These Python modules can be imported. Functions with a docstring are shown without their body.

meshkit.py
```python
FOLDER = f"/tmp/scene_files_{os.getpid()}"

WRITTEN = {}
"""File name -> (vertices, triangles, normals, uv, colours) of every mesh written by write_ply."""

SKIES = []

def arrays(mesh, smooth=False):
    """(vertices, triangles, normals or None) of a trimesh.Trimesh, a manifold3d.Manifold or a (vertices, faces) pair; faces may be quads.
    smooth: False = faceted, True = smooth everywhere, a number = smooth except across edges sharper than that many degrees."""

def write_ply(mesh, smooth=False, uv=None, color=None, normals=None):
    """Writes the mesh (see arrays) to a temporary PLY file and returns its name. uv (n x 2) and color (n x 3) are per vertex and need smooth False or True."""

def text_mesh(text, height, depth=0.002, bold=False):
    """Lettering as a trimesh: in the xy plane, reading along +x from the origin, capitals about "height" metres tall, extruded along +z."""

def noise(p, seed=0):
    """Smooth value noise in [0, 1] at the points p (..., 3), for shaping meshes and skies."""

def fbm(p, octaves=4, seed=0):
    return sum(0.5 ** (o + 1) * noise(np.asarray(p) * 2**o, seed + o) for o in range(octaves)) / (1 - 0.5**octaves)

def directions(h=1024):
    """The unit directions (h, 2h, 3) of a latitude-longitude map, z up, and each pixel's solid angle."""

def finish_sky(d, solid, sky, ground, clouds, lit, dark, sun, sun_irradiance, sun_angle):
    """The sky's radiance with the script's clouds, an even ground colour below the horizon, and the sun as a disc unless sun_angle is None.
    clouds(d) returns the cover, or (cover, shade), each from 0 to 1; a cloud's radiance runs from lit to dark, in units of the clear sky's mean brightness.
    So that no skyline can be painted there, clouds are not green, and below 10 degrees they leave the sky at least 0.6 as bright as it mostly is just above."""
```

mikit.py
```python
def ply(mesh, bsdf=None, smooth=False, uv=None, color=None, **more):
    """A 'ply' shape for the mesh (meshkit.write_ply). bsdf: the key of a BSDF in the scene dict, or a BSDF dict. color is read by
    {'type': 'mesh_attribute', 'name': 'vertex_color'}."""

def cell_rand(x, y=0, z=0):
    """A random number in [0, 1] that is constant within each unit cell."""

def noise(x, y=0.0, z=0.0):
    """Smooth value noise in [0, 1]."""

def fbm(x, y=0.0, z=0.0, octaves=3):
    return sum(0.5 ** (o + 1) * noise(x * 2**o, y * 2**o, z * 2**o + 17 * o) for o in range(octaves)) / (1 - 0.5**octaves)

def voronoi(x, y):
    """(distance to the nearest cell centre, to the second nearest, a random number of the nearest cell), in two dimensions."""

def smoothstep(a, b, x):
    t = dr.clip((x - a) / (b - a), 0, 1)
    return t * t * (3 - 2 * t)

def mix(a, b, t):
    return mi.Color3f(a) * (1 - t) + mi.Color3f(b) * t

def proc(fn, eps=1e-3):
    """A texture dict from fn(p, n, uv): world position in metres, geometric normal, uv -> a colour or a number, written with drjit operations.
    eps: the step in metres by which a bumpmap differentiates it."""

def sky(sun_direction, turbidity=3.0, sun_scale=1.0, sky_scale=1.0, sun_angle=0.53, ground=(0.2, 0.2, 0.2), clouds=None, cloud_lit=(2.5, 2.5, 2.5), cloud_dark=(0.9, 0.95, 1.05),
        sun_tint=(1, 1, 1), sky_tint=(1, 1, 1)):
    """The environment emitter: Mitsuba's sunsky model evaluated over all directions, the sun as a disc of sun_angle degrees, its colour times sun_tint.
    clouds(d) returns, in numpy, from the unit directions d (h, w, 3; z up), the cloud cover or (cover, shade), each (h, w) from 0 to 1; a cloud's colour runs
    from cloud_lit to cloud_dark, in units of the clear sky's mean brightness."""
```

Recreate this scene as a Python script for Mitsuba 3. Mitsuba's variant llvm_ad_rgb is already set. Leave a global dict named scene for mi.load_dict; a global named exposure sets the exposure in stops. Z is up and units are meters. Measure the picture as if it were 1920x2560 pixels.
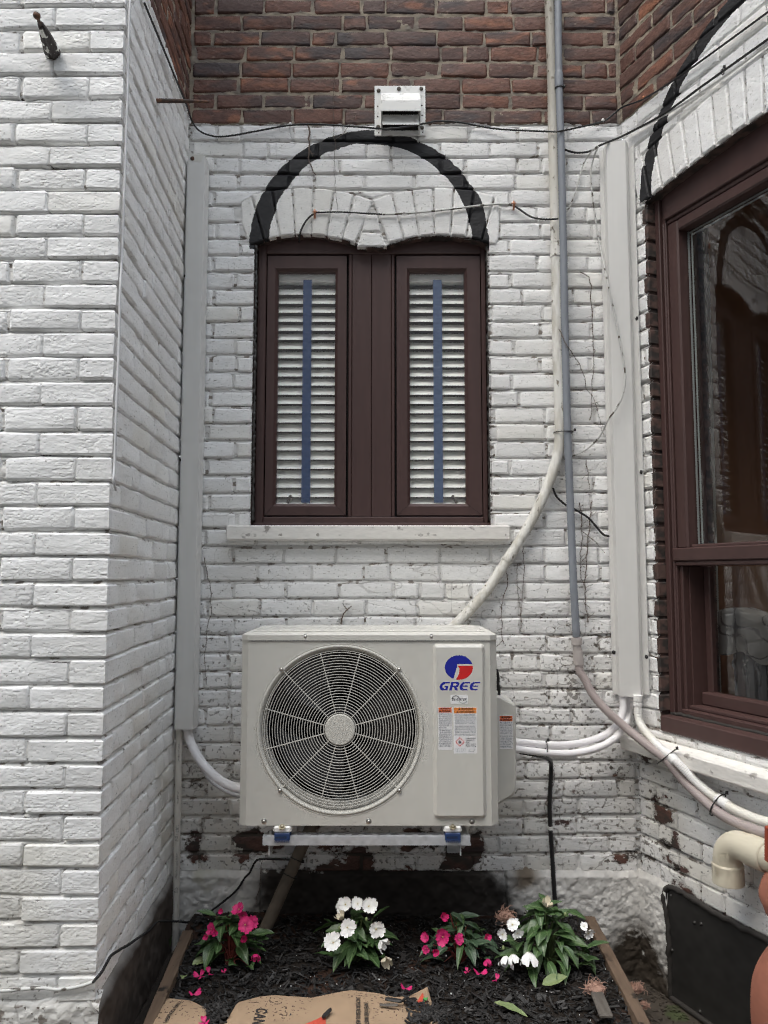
import math
import numpy as np
import trimesh
import manifold3d as m3
import shapely
from shapely import affinity
from shapely.geometry import Polygon, Point, LineString, box as sbox
import drjit as dr
import mitsuba as mi
import mikit
import meshkit
from mikit import noise, fbm, smoothstep, mix, proc, voronoi

T = mi.ScalarTransform4f
scene, labels = {}, {}

# ------------------------------------------------------------------ camera, sky, exposure
CAM = (0.0, -3.0, 1.27)
PITCH = math.atan(160 / 1900.0)
scene['camera'] = {
    'type': 'perspective', 'fov': math.degrees(2 * math.atan(960 / 1900.0)), 'fov_axis': 'x',
    'near_clip': 0.05, 'far_clip': 200.0,
    'to_world': T().look_at(origin=CAM, target=(0.0, -3.0 + math.cos(PITCH), 1.27 + math.sin(PITCH)), up=(0, 0, 1))}
# overcast: brightest overhead, dimmer towards the horizon
scene['sky'] = mikit.sky((-0.38, -0.50, 1.0), turbidity=4, sun_scale=0.22, sun_angle=36, sun_tint=(0.92, 1.0, 1.12),
                         clouds=lambda d: (np.ones(d.shape[:2]), 1 - np.clip(d[..., 2], 0, 1) ** 0.9),
                         cloud_lit=(3.22, 3.5, 3.84), cloud_dark=(0.80, 0.86, 0.94))
exposure = 3.02

# ------------------------------------------------------------------ helpers
RNG = np.random.RandomState(7)


def key(name, parent=None):
    k0 = f'{parent}__{name}' if parent else name
    k, i = k0, 0
    used = KEYS
    while k in used:
        i += 1
        k = f'{k0}_{i:03d}'
    KEYS.add(k)
    return k


KEYS = set()


def thing(name, label, cat, group=None, kind=None):
    k = key(name)
    labels[k] = {'label': label, 'category': cat}
    if group:
        labels[k]['group'] = group
    if kind:
        labels[k]['kind'] = kind
    return k


def add(name, mesh, mat, parent=None, smooth=False, label=None, cat=None, group=None, kind=None, uv=None, color=None):
    k = key(name, parent)
    scene[k] = mikit.ply(mesh, mat, smooth=smooth, uv=uv, color=color)
    d = {}
    if label:
        d['label'] = label
    if cat:
        d['category'] = cat
    if group:
        d['group'] = group
    if kind:
        d['kind'] = kind
    if d:
        labels[k] = d
    return k


def cat(*ms):
    ms = [m for m in ms if m is not None]
    return trimesh.util.concatenate(ms)


def tm(v, f):
    return trimesh.Trimesh(np.asarray(v, float), np.asarray(f, int), process=False)


def hull(pts):
    m = m3.Manifold.hull_points(np.asarray(pts, float)).to_mesh()
    return tm(m.vert_properties[:, :3], m.tri_verts)


def mani(m):
    m = m.to_mesh()
    return tm(m.vert_properties[:, :3], m.tri_verts)


def to_mani(t):
    return m3.Manifold(m3.Mesh(np.asarray(t.vertices, np.float32), np.asarray(t.faces, np.uint32)))


def cbox(x0, x1, y0, y1, z0, z1, b=0.003):
    pts = []
    for x, sx in ((x0, 1), (x1, -1)):
        for y, sy in ((y0, 1), (y1, -1)):
            for z, sz in ((z0, 1), (z1, -1)):
                pts += [(x + sx * b, y + sy * b, z), (x + sx * b, y, z + sz * b), (x, y + sy * b, z + sz * b)]
    return hull(pts)


class Frame:
    """u along, v up, n out of a wall; F(u, v, n) -> world points"""

    def __init__(s, o, u, v, n):
        s.o, s.u, s.v, s.n = (np.asarray(a, float) for a in (o, u, v, n))

    def __call__(s, p):
        p = np.asarray(p, float)
        return s.o + p[..., :1] * s.u + p[..., 1:2] * s.v + p[..., 2:3] * s.n

    def mesh(s, m):
        v = s(m.vertices)
        f = np.array(m.faces)
        if np.linalg.det(np.stack([s.u, s.v, s.n])) < 0:
            f = f[:, ::-1]
        return tm(v, f)


COR = np.array([0.974, 0.0])
ANG = math.radians(22)
RD = np.array([math.sin(ANG), -math.cos(ANG)])
RN = np.array([-math.cos(ANG), -math.sin(ANG)])
LA, LB = np.array([-0.803, 0.0]), np.array([-0.758, -0.91])
LD = (LB - LA) / np.linalg.norm(LB - LA)
LN = np.array([-LD[1], LD[0]])
FB = Frame((0, 0, 0), (1, 0, 0), (0, 0, 1), (0, -1, 0))
FR = Frame((*COR, 0), (*RD, 0), (0, 0, 1), (*RN, 0))
FL = Frame((*LA, 0), (*LD, 0), (0, 0, 1), (*LN, 0))
FP = Frame((0, -0.91, 0), (1, 0, 0), (0, 0, 1), (0, -1, 0))


def spline(pts, n=8):
    p = np.asarray(pts, float)
    if len(p) < 3:
        return p
    q = np.vstack([2 * p[0] - p[1], p, 2 * p[-1] - p[-2]])
    out = []
    for i in range(1, len(q) - 2):
        t = np.linspace(0, 1, n, endpoint=False)[:, None]
        a, b, c, d = q[i - 1], q[i], q[i + 1], q[i + 2]
        out.append(0.5 * (2 * b + (c - a) * t + (2 * a - 5 * b + 4 * c - d) * t ** 2 + (3 * b - a - 3 * c + d) * t ** 3))
    return np.vstack(out + [p[-1:]])


def resample(p, step):
    p = np.asarray(p, float)
    s = np.r_[0, np.cumsum(np.linalg.norm(np.diff(p, axis=0), axis=1))]
    n = max(2, int(s[-1] / step) + 1)
    t = np.linspace(0, s[-1], n)
    return np.stack([np.interp(t, s, p[:, k]) for k in range(3)], 1), t


def tube(p, r, sides=10, caps=True):
    p = np.asarray(p, float)
    r = np.broadcast_to(np.asarray(r, float), (len(p),))
    t = np.gradient(p, axis=0)
    t /= np.linalg.norm(t, axis=1, keepdims=True) + 1e-12
    a = np.cross(t[0], [0.31, 0.2, 0.9])
    a /= np.linalg.norm(a)
    A = []
    for i in range(len(p)):
        a = a - t[i] * (a @ t[i])
        a /= np.linalg.norm(a) + 1e-12
        A.append(a)
    A = np.array(A)
    Bn = np.cross(t, A)
    ang = np.arange(sides) * 2 * np.pi / sides
    v = p[:, None] + r[:, None, None] * (np.cos(ang)[None, :, None] * A[:, None] + np.sin(ang)[None, :, None] * Bn[:, None])
    i, j = np.meshgrid(np.arange(len(p) - 1), np.arange(sides), indexing='ij')
    q = np.stack([i * sides + j, i * sides + (j + 1) % sides, (i + 1) * sides + (j + 1) % sides, (i + 1) * sides + j], -1).reshape(-1, 4)
    f = np.vstack([q[:, [0, 1, 2]], q[:, [0, 2, 3]]])
    v = v.reshape(-1, 3)
    if caps:
        n = len(v)
        v = np.vstack([v, p[:1], p[-1:]])
        e = (len(p) - 1) * sides
        c0 = np.array([[n, (k + 1) % sides, k] for k in range(sides)])
        c1 = np.array([[n + 1, e + k, e + (k + 1) % sides] for k in range(sides)])
        f = np.vstack([f, c0, c1])
    return tm(v, f)


def corrugated(p, r, amp, pitch, sides=14):
    q, t = resample(p, pitch / 4)
    return tube(q, r + amp * np.cos(t * 2 * np.pi / pitch), sides)


def lathe(prof, seg=32):
    """profile (r, h) about z"""
    prof = np.asarray(prof, float)
    ang = np.arange(seg) * 2 * np.pi / seg
    v = np.stack([prof[:, None, 0] * np.cos(ang), prof[:, None, 0] * np.sin(ang), np.repeat(prof[:, None, 1], seg, 1)], -1).reshape(-1, 3)
    i, j = np.meshgrid(np.arange(len(prof) - 1), np.arange(seg), indexing='ij')
    q = np.stack([i * seg + j, i * seg + (j + 1) % seg, (i + 1) * seg + (j + 1) % seg, (i + 1) * seg + j], -1).reshape(-1, 4)
    return tm(v, np.vstack([q[:, [0, 1, 2]], q[:, [0, 2, 3]]]))


def place(m, o, z=(0, 0, 1), x=None):
    """moves a mesh so that its z axis points along z"""
    z = np.asarray(z, float) / np.linalg.norm(z)
    x = np.cross([0.2, 0.9, 0.31], z) if x is None else np.asarray(x, float)
    x = x - z * (x @ z)
    x /= np.linalg.norm(x)
    y = np.cross(z, x)
    return tm(np.asarray(o) + m.vertices[:, :1] * x + m.vertices[:, 1:2] * y + m.vertices[:, 2:3] * z, m.faces)


def prism(poly, h):
    return cat(*[trimesh.creation.extrude_polygon(g, h, engine='earcut') for g in getattr(poly, 'geoms', [poly]) if g.area > 1e-9])


def sheet(fr, u0, u1, v0, v1, step, n0, amp, freq=40.0, hole=None, seed=3, lift=None, step_v=None):
    nu, nv = int((u1 - u0) / step) + 1, int((v1 - v0) / (step_v or step)) + 1
    U, V = np.meshgrid(np.linspace(u0, u1, nu), np.linspace(v0, v1, nv), indexing='ij')
    P = np.stack([U, V, 0 * U], -1)
    N = n0 + amp * (meshkit.fbm(P * freq + seed, 3) - 0.5) * 2
    if lift is not None:
        N = N + lift(U, V)
    P[..., 2] = N
    W = fr(P.reshape(-1, 3))
    i, j = np.meshgrid(np.arange(nu - 1), np.arange(nv - 1), indexing='ij')
    a = i * nv + j
    q = np.stack([a, a + nv, a + nv + 1, a + 1], -1).reshape(-1, 4)
    if hole is not None:
        c = np.stack([(U[:-1, :-1] + U[1:, 1:]) / 2, (V[:-1, :-1] + V[1:, 1:]) / 2], -1).reshape(-1, 2)
        q = q[~shapely.contains_xy(hole, c[:, 0], c[:, 1])]
    f = np.vstack([q[:, [0, 1, 2]], q[:, [0, 2, 3]]])
    if np.linalg.det(np.stack([fr.u, fr.v, fr.n])) < 0:
        f = f[:, ::-1]
    return tm(W, f)


# ------------------------------------------------------------------ materials
def bsdf(name, d, two=True):
    scene[name] = {'type': 'twosided', 'b': d} if two else d
    return name


def rgb(c):
    return {'type': 'rgb', 'value': list(c)}


def pri(color, rough=0.5, metal=0.0, spec=0.5, **kw):
    d = {'type': 'principled', 'base_color': color if isinstance(color, dict) else rgb(color), 'roughness': rough, 'metallic': metal, 'specular': spec}
    d.update(kw)
    return d


def plain(name, color, rough=0.5, metal=0.0, spec=0.5, **kw):
    return bsdf(name, pri(color, rough, metal, spec, **kw))


def bumped(d, fn, scale, eps=0.0015):
    return {'type': 'bumpmap', 'tex': proc(fn, eps), 'scale': scale, 'bsdf': d}


def ell(x, z, cx, cz, rx, rz):
    return dr.sqrt(dr.square((x - cx) / rx) + dr.square((z - cz) / rz))


def wall_masks(p):
    """(paint, band, peel, grime) of the courtyard walls: where white paint lies, the black arch stripes, where the paint has come off, dirt"""
    u = (p.x - 0.974) * float(RD[0]) + p.y * float(RD[1])
    nn = (p.x - 0.974) * float(RN[0]) + p.y * float(RN[1])
    right = dr.select((dr.abs(nn) < 0.06) & (u > 0.012), 1.0, 0.0)
    back = dr.select((p.y > -0.05) & (p.x < 0.985) & (p.x > -0.8), 1.0, 0.0) * (1 - right)
    wob = 0.008 * (noise(p.x * 16, p.y * 16, p.z * 16) - 0.5) + 0.005 * (noise(p.x * 90, p.y * 90, p.z * 90) - 0.5)
    zb = p.z + wob
    eb_o = ell(p.x + wob, p.z + wob, -0.06, 2.62, 0.489, 0.486)
    eb_i = ell(p.x - wob, p.z + wob, -0.055, 2.62, 0.414, 0.430)
    er_o = ell(u + wob, p.z + wob, 0.70, 2.74, 0.585, 0.525)
    er_i = ell(u - wob, p.z + wob, 0.70, 2.74, 0.522, 0.462)
    band_b = dr.select((eb_o < 1) & (eb_i > 1) & (p.z > 2.60), back, 0.0)
    band_r = dr.select((er_o < 1) & (er_i > 1) & (p.z > 2.74), right, 0.0)
    band = dr.maximum(band_b, band_r)
    top_b = dr.select(zb < 3.137, 1.0, 0.0)
    top_r = dr.maximum(dr.select(zb < 3.137, 1.0, 0.0), dr.select(er_o < 1.0, 1.0, 0.0))
    top_l = dr.select((zb < 3.168) | (p.y < -0.885), 1.0, 0.0)
    left = (1 - right) * (1 - back)
    paint = right * top_r + back * top_b + left * top_l
    # paint that has come off
    n1 = fbm(p.x * 11, p.y * 11 + 5, p.z * 15, 4)
    low = smoothstep(0.95, 0.2, p.z)
    corner = smoothstep(0.30, 0.02, dr.sqrt(dr.square(p.x - 0.974) + dr.square(p.y)))
    under = smoothstep(-0.62, -0.50, p.x) * smoothstep(0.42, 0.30, p.x) * smoothstep(0.40, 0.26, p.z) * back
    uc = 0.06 + 0.36 * (0.62 - p.z)
    runs = right * smoothstep(0.11, 0.03, dr.abs(u - uc)) * smoothstep(0.66, 0.58, p.z) * smoothstep(0.10, 0.16, p.z)
    thr = 0.84 - 0.09 * low * (1 - right) - 0.06 * corner * low - 0.23 * under - 0.31 * runs
    thr = thr - 0.07 * smoothstep(-0.52, -0.68, p.x) * smoothstep(0.75, 0.5, p.z) * back
    thr = thr + 0.2 * (1 - back) * (1 - right) + 0.2 * smoothstep(0.75, 0.95, p.z)
    n2 = fbm(p.x * 95 + 9, p.y * 95, p.z * 75, 3)
    n1 = n1 + 0.12 * (n2 - 0.5) + 0.06 * (noise(p.x * 230, p.y * 230, p.z * 230) - 0.5)
    peel = smoothstep(thr - 0.005, thr + 0.035, n1)
    edge = smoothstep(thr - 0.07, thr - 0.01, n1) * (1 - peel)
    dirt_amount = back * (0.10 + 0.5 * smoothstep(1.5, 0.9, p.z) + 0.16 * smoothstep(0.5, 0.9, p.x)) + right * (0.08 + 0.35 * low + 0.5 * corner * low) + left * (0.16 + 0.25 * smoothstep(0.5, 0.15, p.z))
    rusty = back * smoothstep(0.055, 0.01, dr.abs(p.x - 0.745 + 0.03 * noise(p.z * 12))) * smoothstep(0.66, 0.78, p.z) * smoothstep(1.02, 0.92, p.z)
    dirt_amount = dirt_amount + 0.45 * rusty
    g = smoothstep(0.80 - 0.30 * dirt_amount, 0.90 - 0.25 * dirt_amount, n2)
    ridge = 1 - dr.abs(2 * noise(p.x * 17, p.y * 17 + 3, p.z * 17) - 1)
    crack = smoothstep(0.955, 0.985, ridge) * smoothstep(0.45, 0.62, noise(p.x * 4 + 7, p.y * 4, p.z * 4)) * dr.minimum(0.8, 0.15 * back + dirt_amount * 0.7)
    grime = dr.clip(0.75 * g + 0.8 * crack + 0.45 * edge, 0, 1)
    stain = smoothstep(0.45, 0.75, fbm(p.x * 5, p.y * 5, p.z * 2.2, 3)) * (0.22 + 0.55 * low)
    return paint, band, peel, grime, stain, under


def brick_col(p, n, uv):
    paint, band, peel, grime, stain, under = wall_masks(p)
    r1, r2 = uv.x, uv.y
    f1 = fbm(p.x * 14 + 31 * r1, p.y * 14, p.z * 26 + 17 * r2, 3)
    f2 = fbm(p.x * 60, p.y * 60, p.z * 90, 2)
    grain = 0.55 * noise(p.x * 210, p.y * 210, p.z * 230) + 0.45 * noise(p.x * 105, p.y * 105, p.z * 190)
    pit = smoothstep(0.80, 0.90, noise(p.x * 130 + 3, p.y * 130, p.z * 150))
    red = mix((0.135, 0.064, 0.047), (0.074, 0.046, 0.041), r1)
    red = mix(red, (0.23, 0.10, 0.06), smoothstep(0.48, 0.75, f1) * smoothstep(0.4, 0.95, r2))
    red = mix(red, (0.045, 0.038, 0.040), smoothstep(0.46, 0.7, fbm(p.x * 9 + 50 * r2, p.y * 9, p.z * 18, 3)) * (0.35 + 0.6 * r1))
    red = red * (0.45 + 0.6 * f2 + 0.85 * grain)
    red = mix(red, (0.26, 0.20, 0.15), 0.45 * smoothstep(0.70, 0.85, fbm(p.x * 45, p.y * 45 + 6, p.z * 70, 3)))
    white = mix((0.80, 0.80, 0.795), (0.70, 0.70, 0.70), r1 * 0.55)
    white = white * (0.84 + 0.1 * f2 + 0.20 * grain)
    white = mix(white, (0.30, 0.28, 0.25), pit * 0.55)
    white = white * (1 - 0.07 * dr.select(p.y < -0.885, 1.0, 0.0))  # same paint: pier front toned down in colour to stand for dimmer light
    white = mix(white, (0.62, 0.60, 0.55), stain)
    white = mix(white, (0.70, 0.67, 0.58), smoothstep(0.85, 0.99, r2) * 0.3)
    white = mix(white, (0.11, 0.098, 0.085), grime)
    bare = mix(red * 0.8, (0.045, 0.038, 0.033), smoothstep(0.42, 0.68, f1))
    white = mix(white, bare, peel)
    white = mix(white, mi.Color3f(0.016, 0.016, 0.018) * (0.8 + 0.6 * f2), band)
    return mix(red, white, paint)


def mortar_col(p, n, uv):
    paint, band, peel, grime, stain, under = wall_masks(p)
    f2 = fbm(p.x * 70, p.y * 70, p.z * 70, 3)
    tan = mix((0.30, 0.255, 0.20), (0.19, 0.165, 0.14), smoothstep(0.35, 0.7, fbm(p.x * 25, p.y * 25, p.z * 25, 2))) * (0.75 + 0.5 * f2)
    dusty = dr.maximum(dr.select(p.y > -0.05, 1.0, 0.0), dr.maximum(dr.select(p.x > 0.9, 0.8, 0.0), dr.select(p.x < -0.74, 0.65, 0.0)))
    white = mi.Color3f(0.72, 0.715, 0.70) * (0.88 + 0.2 * f2) * (1 - 0.13 * dusty)
    white = mix(white, (0.50, 0.48, 0.44), stain)
    white = mix(white, (0.10, 0.085, 0.07), dr.clip(grime * 1.25, 0, 1))
    n3 = fbm(p.x * 38, p.y * 38 + 2, p.z * 60, 3)
    white = mix(white, (0.14, 0.115, 0.095), smoothstep(0.66 - 0.08 * dusty, 0.76 - 0.08 * dusty, n3) * 0.85)
    white = mix(white, (0.06, 0.05, 0.042), peel)
    white = mix(white, (0.016, 0.016, 0.018), band)
    return mix(tan, white, paint)


def brick_bump(p, n, uv):
    a = fbm(p.x * 120 + 40 * uv.x, p.y * 120, p.z * 130, 3)
    b = smoothstep(0.72, 0.80, noise(p.x * 210, p.y * 210, p.z * 210))
    c = 1 - dr.abs(2 * noise(p.x * 38 + 20 * uv.y, p.y * 38, p.z * 70) - 1)
    return a + 0.12 * smoothstep(0.9, 1.0, c) - 0.4 * b + 0.5 * noise(p.x * 26, p.y * 26, p.z * 40)


def mortar_bump(p, n, uv):
    return fbm(p.x * 90, p.y * 90, p.z * 90, 3)


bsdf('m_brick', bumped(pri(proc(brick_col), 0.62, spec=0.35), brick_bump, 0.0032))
bsdf('m_mortar', bumped(pri(proc(mortar_col), 0.8, spec=0.25), mortar_bump, 0.005))


def plaster_col(p, n, uv):
    u = (p.x - 0.974) * float(RD[0]) + p.y * float(RD[1])
    f = fbm(p.x * 30, p.y * 30, p.z * 30, 4)
    h = fbm(p.x * 6, p.y * 6 + 8, p.z * 6, 3)
    col = mi.Color3f(0.62, 0.61, 0.59) * (0.75 + 0.45 * f)
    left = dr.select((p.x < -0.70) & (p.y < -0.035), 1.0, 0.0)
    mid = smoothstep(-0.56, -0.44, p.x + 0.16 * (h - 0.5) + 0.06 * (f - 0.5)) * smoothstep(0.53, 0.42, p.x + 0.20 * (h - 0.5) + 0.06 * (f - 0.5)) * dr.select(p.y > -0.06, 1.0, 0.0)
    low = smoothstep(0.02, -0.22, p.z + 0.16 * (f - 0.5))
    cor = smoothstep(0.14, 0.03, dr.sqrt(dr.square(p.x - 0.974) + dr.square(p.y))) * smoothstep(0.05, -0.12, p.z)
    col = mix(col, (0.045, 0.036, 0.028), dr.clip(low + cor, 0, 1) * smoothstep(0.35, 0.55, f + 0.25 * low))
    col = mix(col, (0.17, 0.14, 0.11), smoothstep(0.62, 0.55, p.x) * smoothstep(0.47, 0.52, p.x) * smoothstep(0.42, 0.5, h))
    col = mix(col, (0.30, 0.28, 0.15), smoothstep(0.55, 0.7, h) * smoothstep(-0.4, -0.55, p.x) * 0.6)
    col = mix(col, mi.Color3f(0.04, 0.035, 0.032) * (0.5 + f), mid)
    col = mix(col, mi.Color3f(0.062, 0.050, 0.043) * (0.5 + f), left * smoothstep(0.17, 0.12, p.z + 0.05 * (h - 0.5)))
    return col


def plaster_bump(p, n, uv):
    return fbm(p.x * 60, p.y * 60, p.z * 60, 4)


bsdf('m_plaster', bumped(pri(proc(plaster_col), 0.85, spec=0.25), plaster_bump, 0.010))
plain('m_reveal', proc(lambda p, n, uv: mix((0.085, 0.05, 0.042), (0.03, 0.024, 0.022), smoothstep(0.35, 0.65, fbm(p.x * 30, p.y * 30, p.z * 40, 3)))), 0.8)


def redwood_col(p, n, uv):
    g = fbm(p.x * 60 + p.y * 40, p.y * 30, p.z * 4.0, 3)
    return mix((0.074, 0.040, 0.037), (0.055, 0.031, 0.029), g)


bsdf('m_frame', bumped(pri(proc(redwood_col), 0.42, spec=0.4), lambda p, n, uv: fbm(p.x * 160 + p.y * 110, p.y * 60, p.z * 7, 2), 0.0006))
plain('m_frame_dark', (0.035, 0.018, 0.017), 0.5)
plain('m_black_gap', (0.012, 0.011, 0.011), 0.7)


def stone_col(p, n, uv):
    f = fbm(p.x * 50, p.y * 50, p.z * 120, 3)
    c = mi.Color3f(0.72, 0.70, 0.665) * (0.86 + 0.24 * f)
    return mix(c, (0.14, 0.12, 0.10), smoothstep(0.66, 0.8, fbm(p.x * 35 + 4, p.y * 35, p.z * 35, 3)) * 0.7)


bsdf('m_stone', bumped(pri(proc(stone_col), 0.7, spec=0.3), lambda p, n, uv: fbm(p.x * 45, p.y * 45, p.z * 200, 3), 0.0025))
bsdf('m_glass', {'type': 'thindielectric', 'int_ior': 1.52}, two=False)
plain('m_slat', (0.84, 0.84, 0.80), 0.4)
plain('m_tape', proc(lambda p, n, uv: mix(mix((0.008, 0.034, 0.115), (0.040, 0.075, 0.16), smoothstep(-0.1, 0.1, p.x)), mix((0.013, 0.048, 0.15), (0.065, 0.105, 0.20), smoothstep(-0.1, 0.1, p.x)), fbm(p.x * 120, p.y * 100, p.z * 90, 3))), 0.55)
plain('m_duct', proc(lambda p, n, uv: mi.Color3f(0.60, 0.595, 0.58) * (0.93 + 0.1 * fbm(p.x * 40, p.y * 40, p.z * 3, 3))), 0.38)
plain('m_duct_dirty', proc(lambda p, n, uv: mix((0.58, 0.57, 0.53), (0.25, 0.22, 0.18), smoothstep(0.55, 0.8, fbm(p.x * 25, p.y * 25, p.z * 8, 3)))), 0.45)
plain('m_ac', proc(lambda p, n, uv: mi.Color3f(0.545, 0.535, 0.498) * (0.97 + 0.05 * fbm(p.x * 5, p.y * 5, p.z * 5, 2))), 0.34, spec=0.5)
bsdf('m_ac_wire', {'type': 'diffuse', 'reflectance': rgb((0.62, 0.61, 0.575))})
bsdf('m_ac_matt', {'type': 'diffuse', 'reflectance': rgb((0.545, 0.535, 0.498))})
plain('m_sticker', (0.74, 0.74, 0.75), 0.4)
plain('m_plate', (0.545, 0.535, 0.505), 0.3)
plain('m_blue_ink', (0.012, 0.018, 0.27), 0.35)
plain('m_red_ink', (0.55, 0.018, 0.018), 0.35)
plain('m_orange_ink', (0.68, 0.21, 0.035), 0.4)
plain('m_orange_dark', (0.60, 0.115, 0.03), 0.4)
plain('m_black_ink', (0.02, 0.02, 0.025), 0.5)
plain('m_grey_ink', (0.20, 0.21, 0.24), 0.5)
plain('m_grey_line', (0.26, 0.30, 0.29), 0.5)
plain('m_fan', (0.018, 0.018, 0.022), 0.35)
plain('m_coil', (0.035, 0.037, 0.042), 0.5)
plain('m_zinc', proc(lambda p, n, uv: mi.Color3f(0.52, 0.54, 0.57) * (0.75 + 0.5 * fbm(p.x * 60, p.y * 60, p.z * 60, 3))), 0.38, metal=0.35)
plain('m_steel', (0.45, 0.44, 0.42), 0.3, metal=0.9)
plain('m_brass', (0.42, 0.38, 0.28), 0.35, metal=0.9)
plain('m_blue_rubber', (0.012, 0.036, 0.12), 0.5)
plain('m_white_plastic', (0.78, 0.78, 0.77), 0.35)
plain('m_black', (0.014, 0.014, 0.015), 0.45)
plain('m_cable_grey', proc(lambda p, n, uv: mix((0.5, 0.5, 0.48), (0.08, 0.07, 0.06), smoothstep(0.6, 0.7, noise(p.x * 60, p.y * 60, p.z * 45)))), 0.5)
plain('m_cable_white', (0.55, 0.55, 0.56), 0.5)


def old_pipe_col(p, n, uv):
    f = fbm(p.x * 45, p.y * 45, p.z * 11, 4)
    c = mix((0.58, 0.56, 0.51), (0.46, 0.44, 0.385), fbm(p.x * 30, p.y * 30, p.z * 4, 2))
    c = mix(c, (0.68, 0.67, 0.635), smoothstep(0.35, 0.6, f) * smoothstep(2.9, 2.6, p.z))
    c = mix(c, (0.22, 0.20, 0.165), smoothstep(3.0, 3.25, p.z) * 0.55)
    return mix(c, (0.16, 0.135, 0.105), smoothstep(0.68, 0.76, fbm(p.x * 70 + 4, p.y * 70, p.z * 30, 3)))


bsdf('m_old_pipe', bumped(pri(proc(old_pipe_col), 0.6), lambda p, n, uv: fbm(p.x * 90, p.y * 90, p.z * 30, 2), 0.001))
plain('m_grey_pipe', proc(lambda p, n, uv: mi.Color3f(0.205, 0.222, 0.252) * (0.82 + 0.35 * fbm(p.x * 50, p.y * 50, p.z * 6, 3))), 0.5)
plain('m_mauve_hose', (0.335, 0.285, 0.275), 0.5)
plain('m_fitting', (0.40, 0.365, 0.35), 0.45)
plain('m_white_hose', proc(lambda p, n, uv: mix((0.74, 0.735, 0.72), (0.68, 0.665, 0.60), smoothstep(0.4, 0.7, fbm(p.x * 6, p.y * 6, p.z * 6, 2)))), 0.4)
plain('m_wrap', (0.78, 0.765, 0.78), 0.55)
plain('m_pvc', proc(lambda p, n, uv: mi.Color3f(0.60, 0.575, 0.53) * (0.9 + 0.2 * fbm(p.x * 30, p.y * 30, p.z * 5, 3))), 0.42)
plain('m_cream_pvc', proc(lambda p, n, uv: mix((0.57, 0.525, 0.415), (0.22, 0.17, 0.11), smoothstep(0.56, 0.72, fbm(p.x * 18, p.y * 18, p.z * 7, 3)) * smoothstep(0.42, 0.30, p.z))), 0.42)
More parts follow.
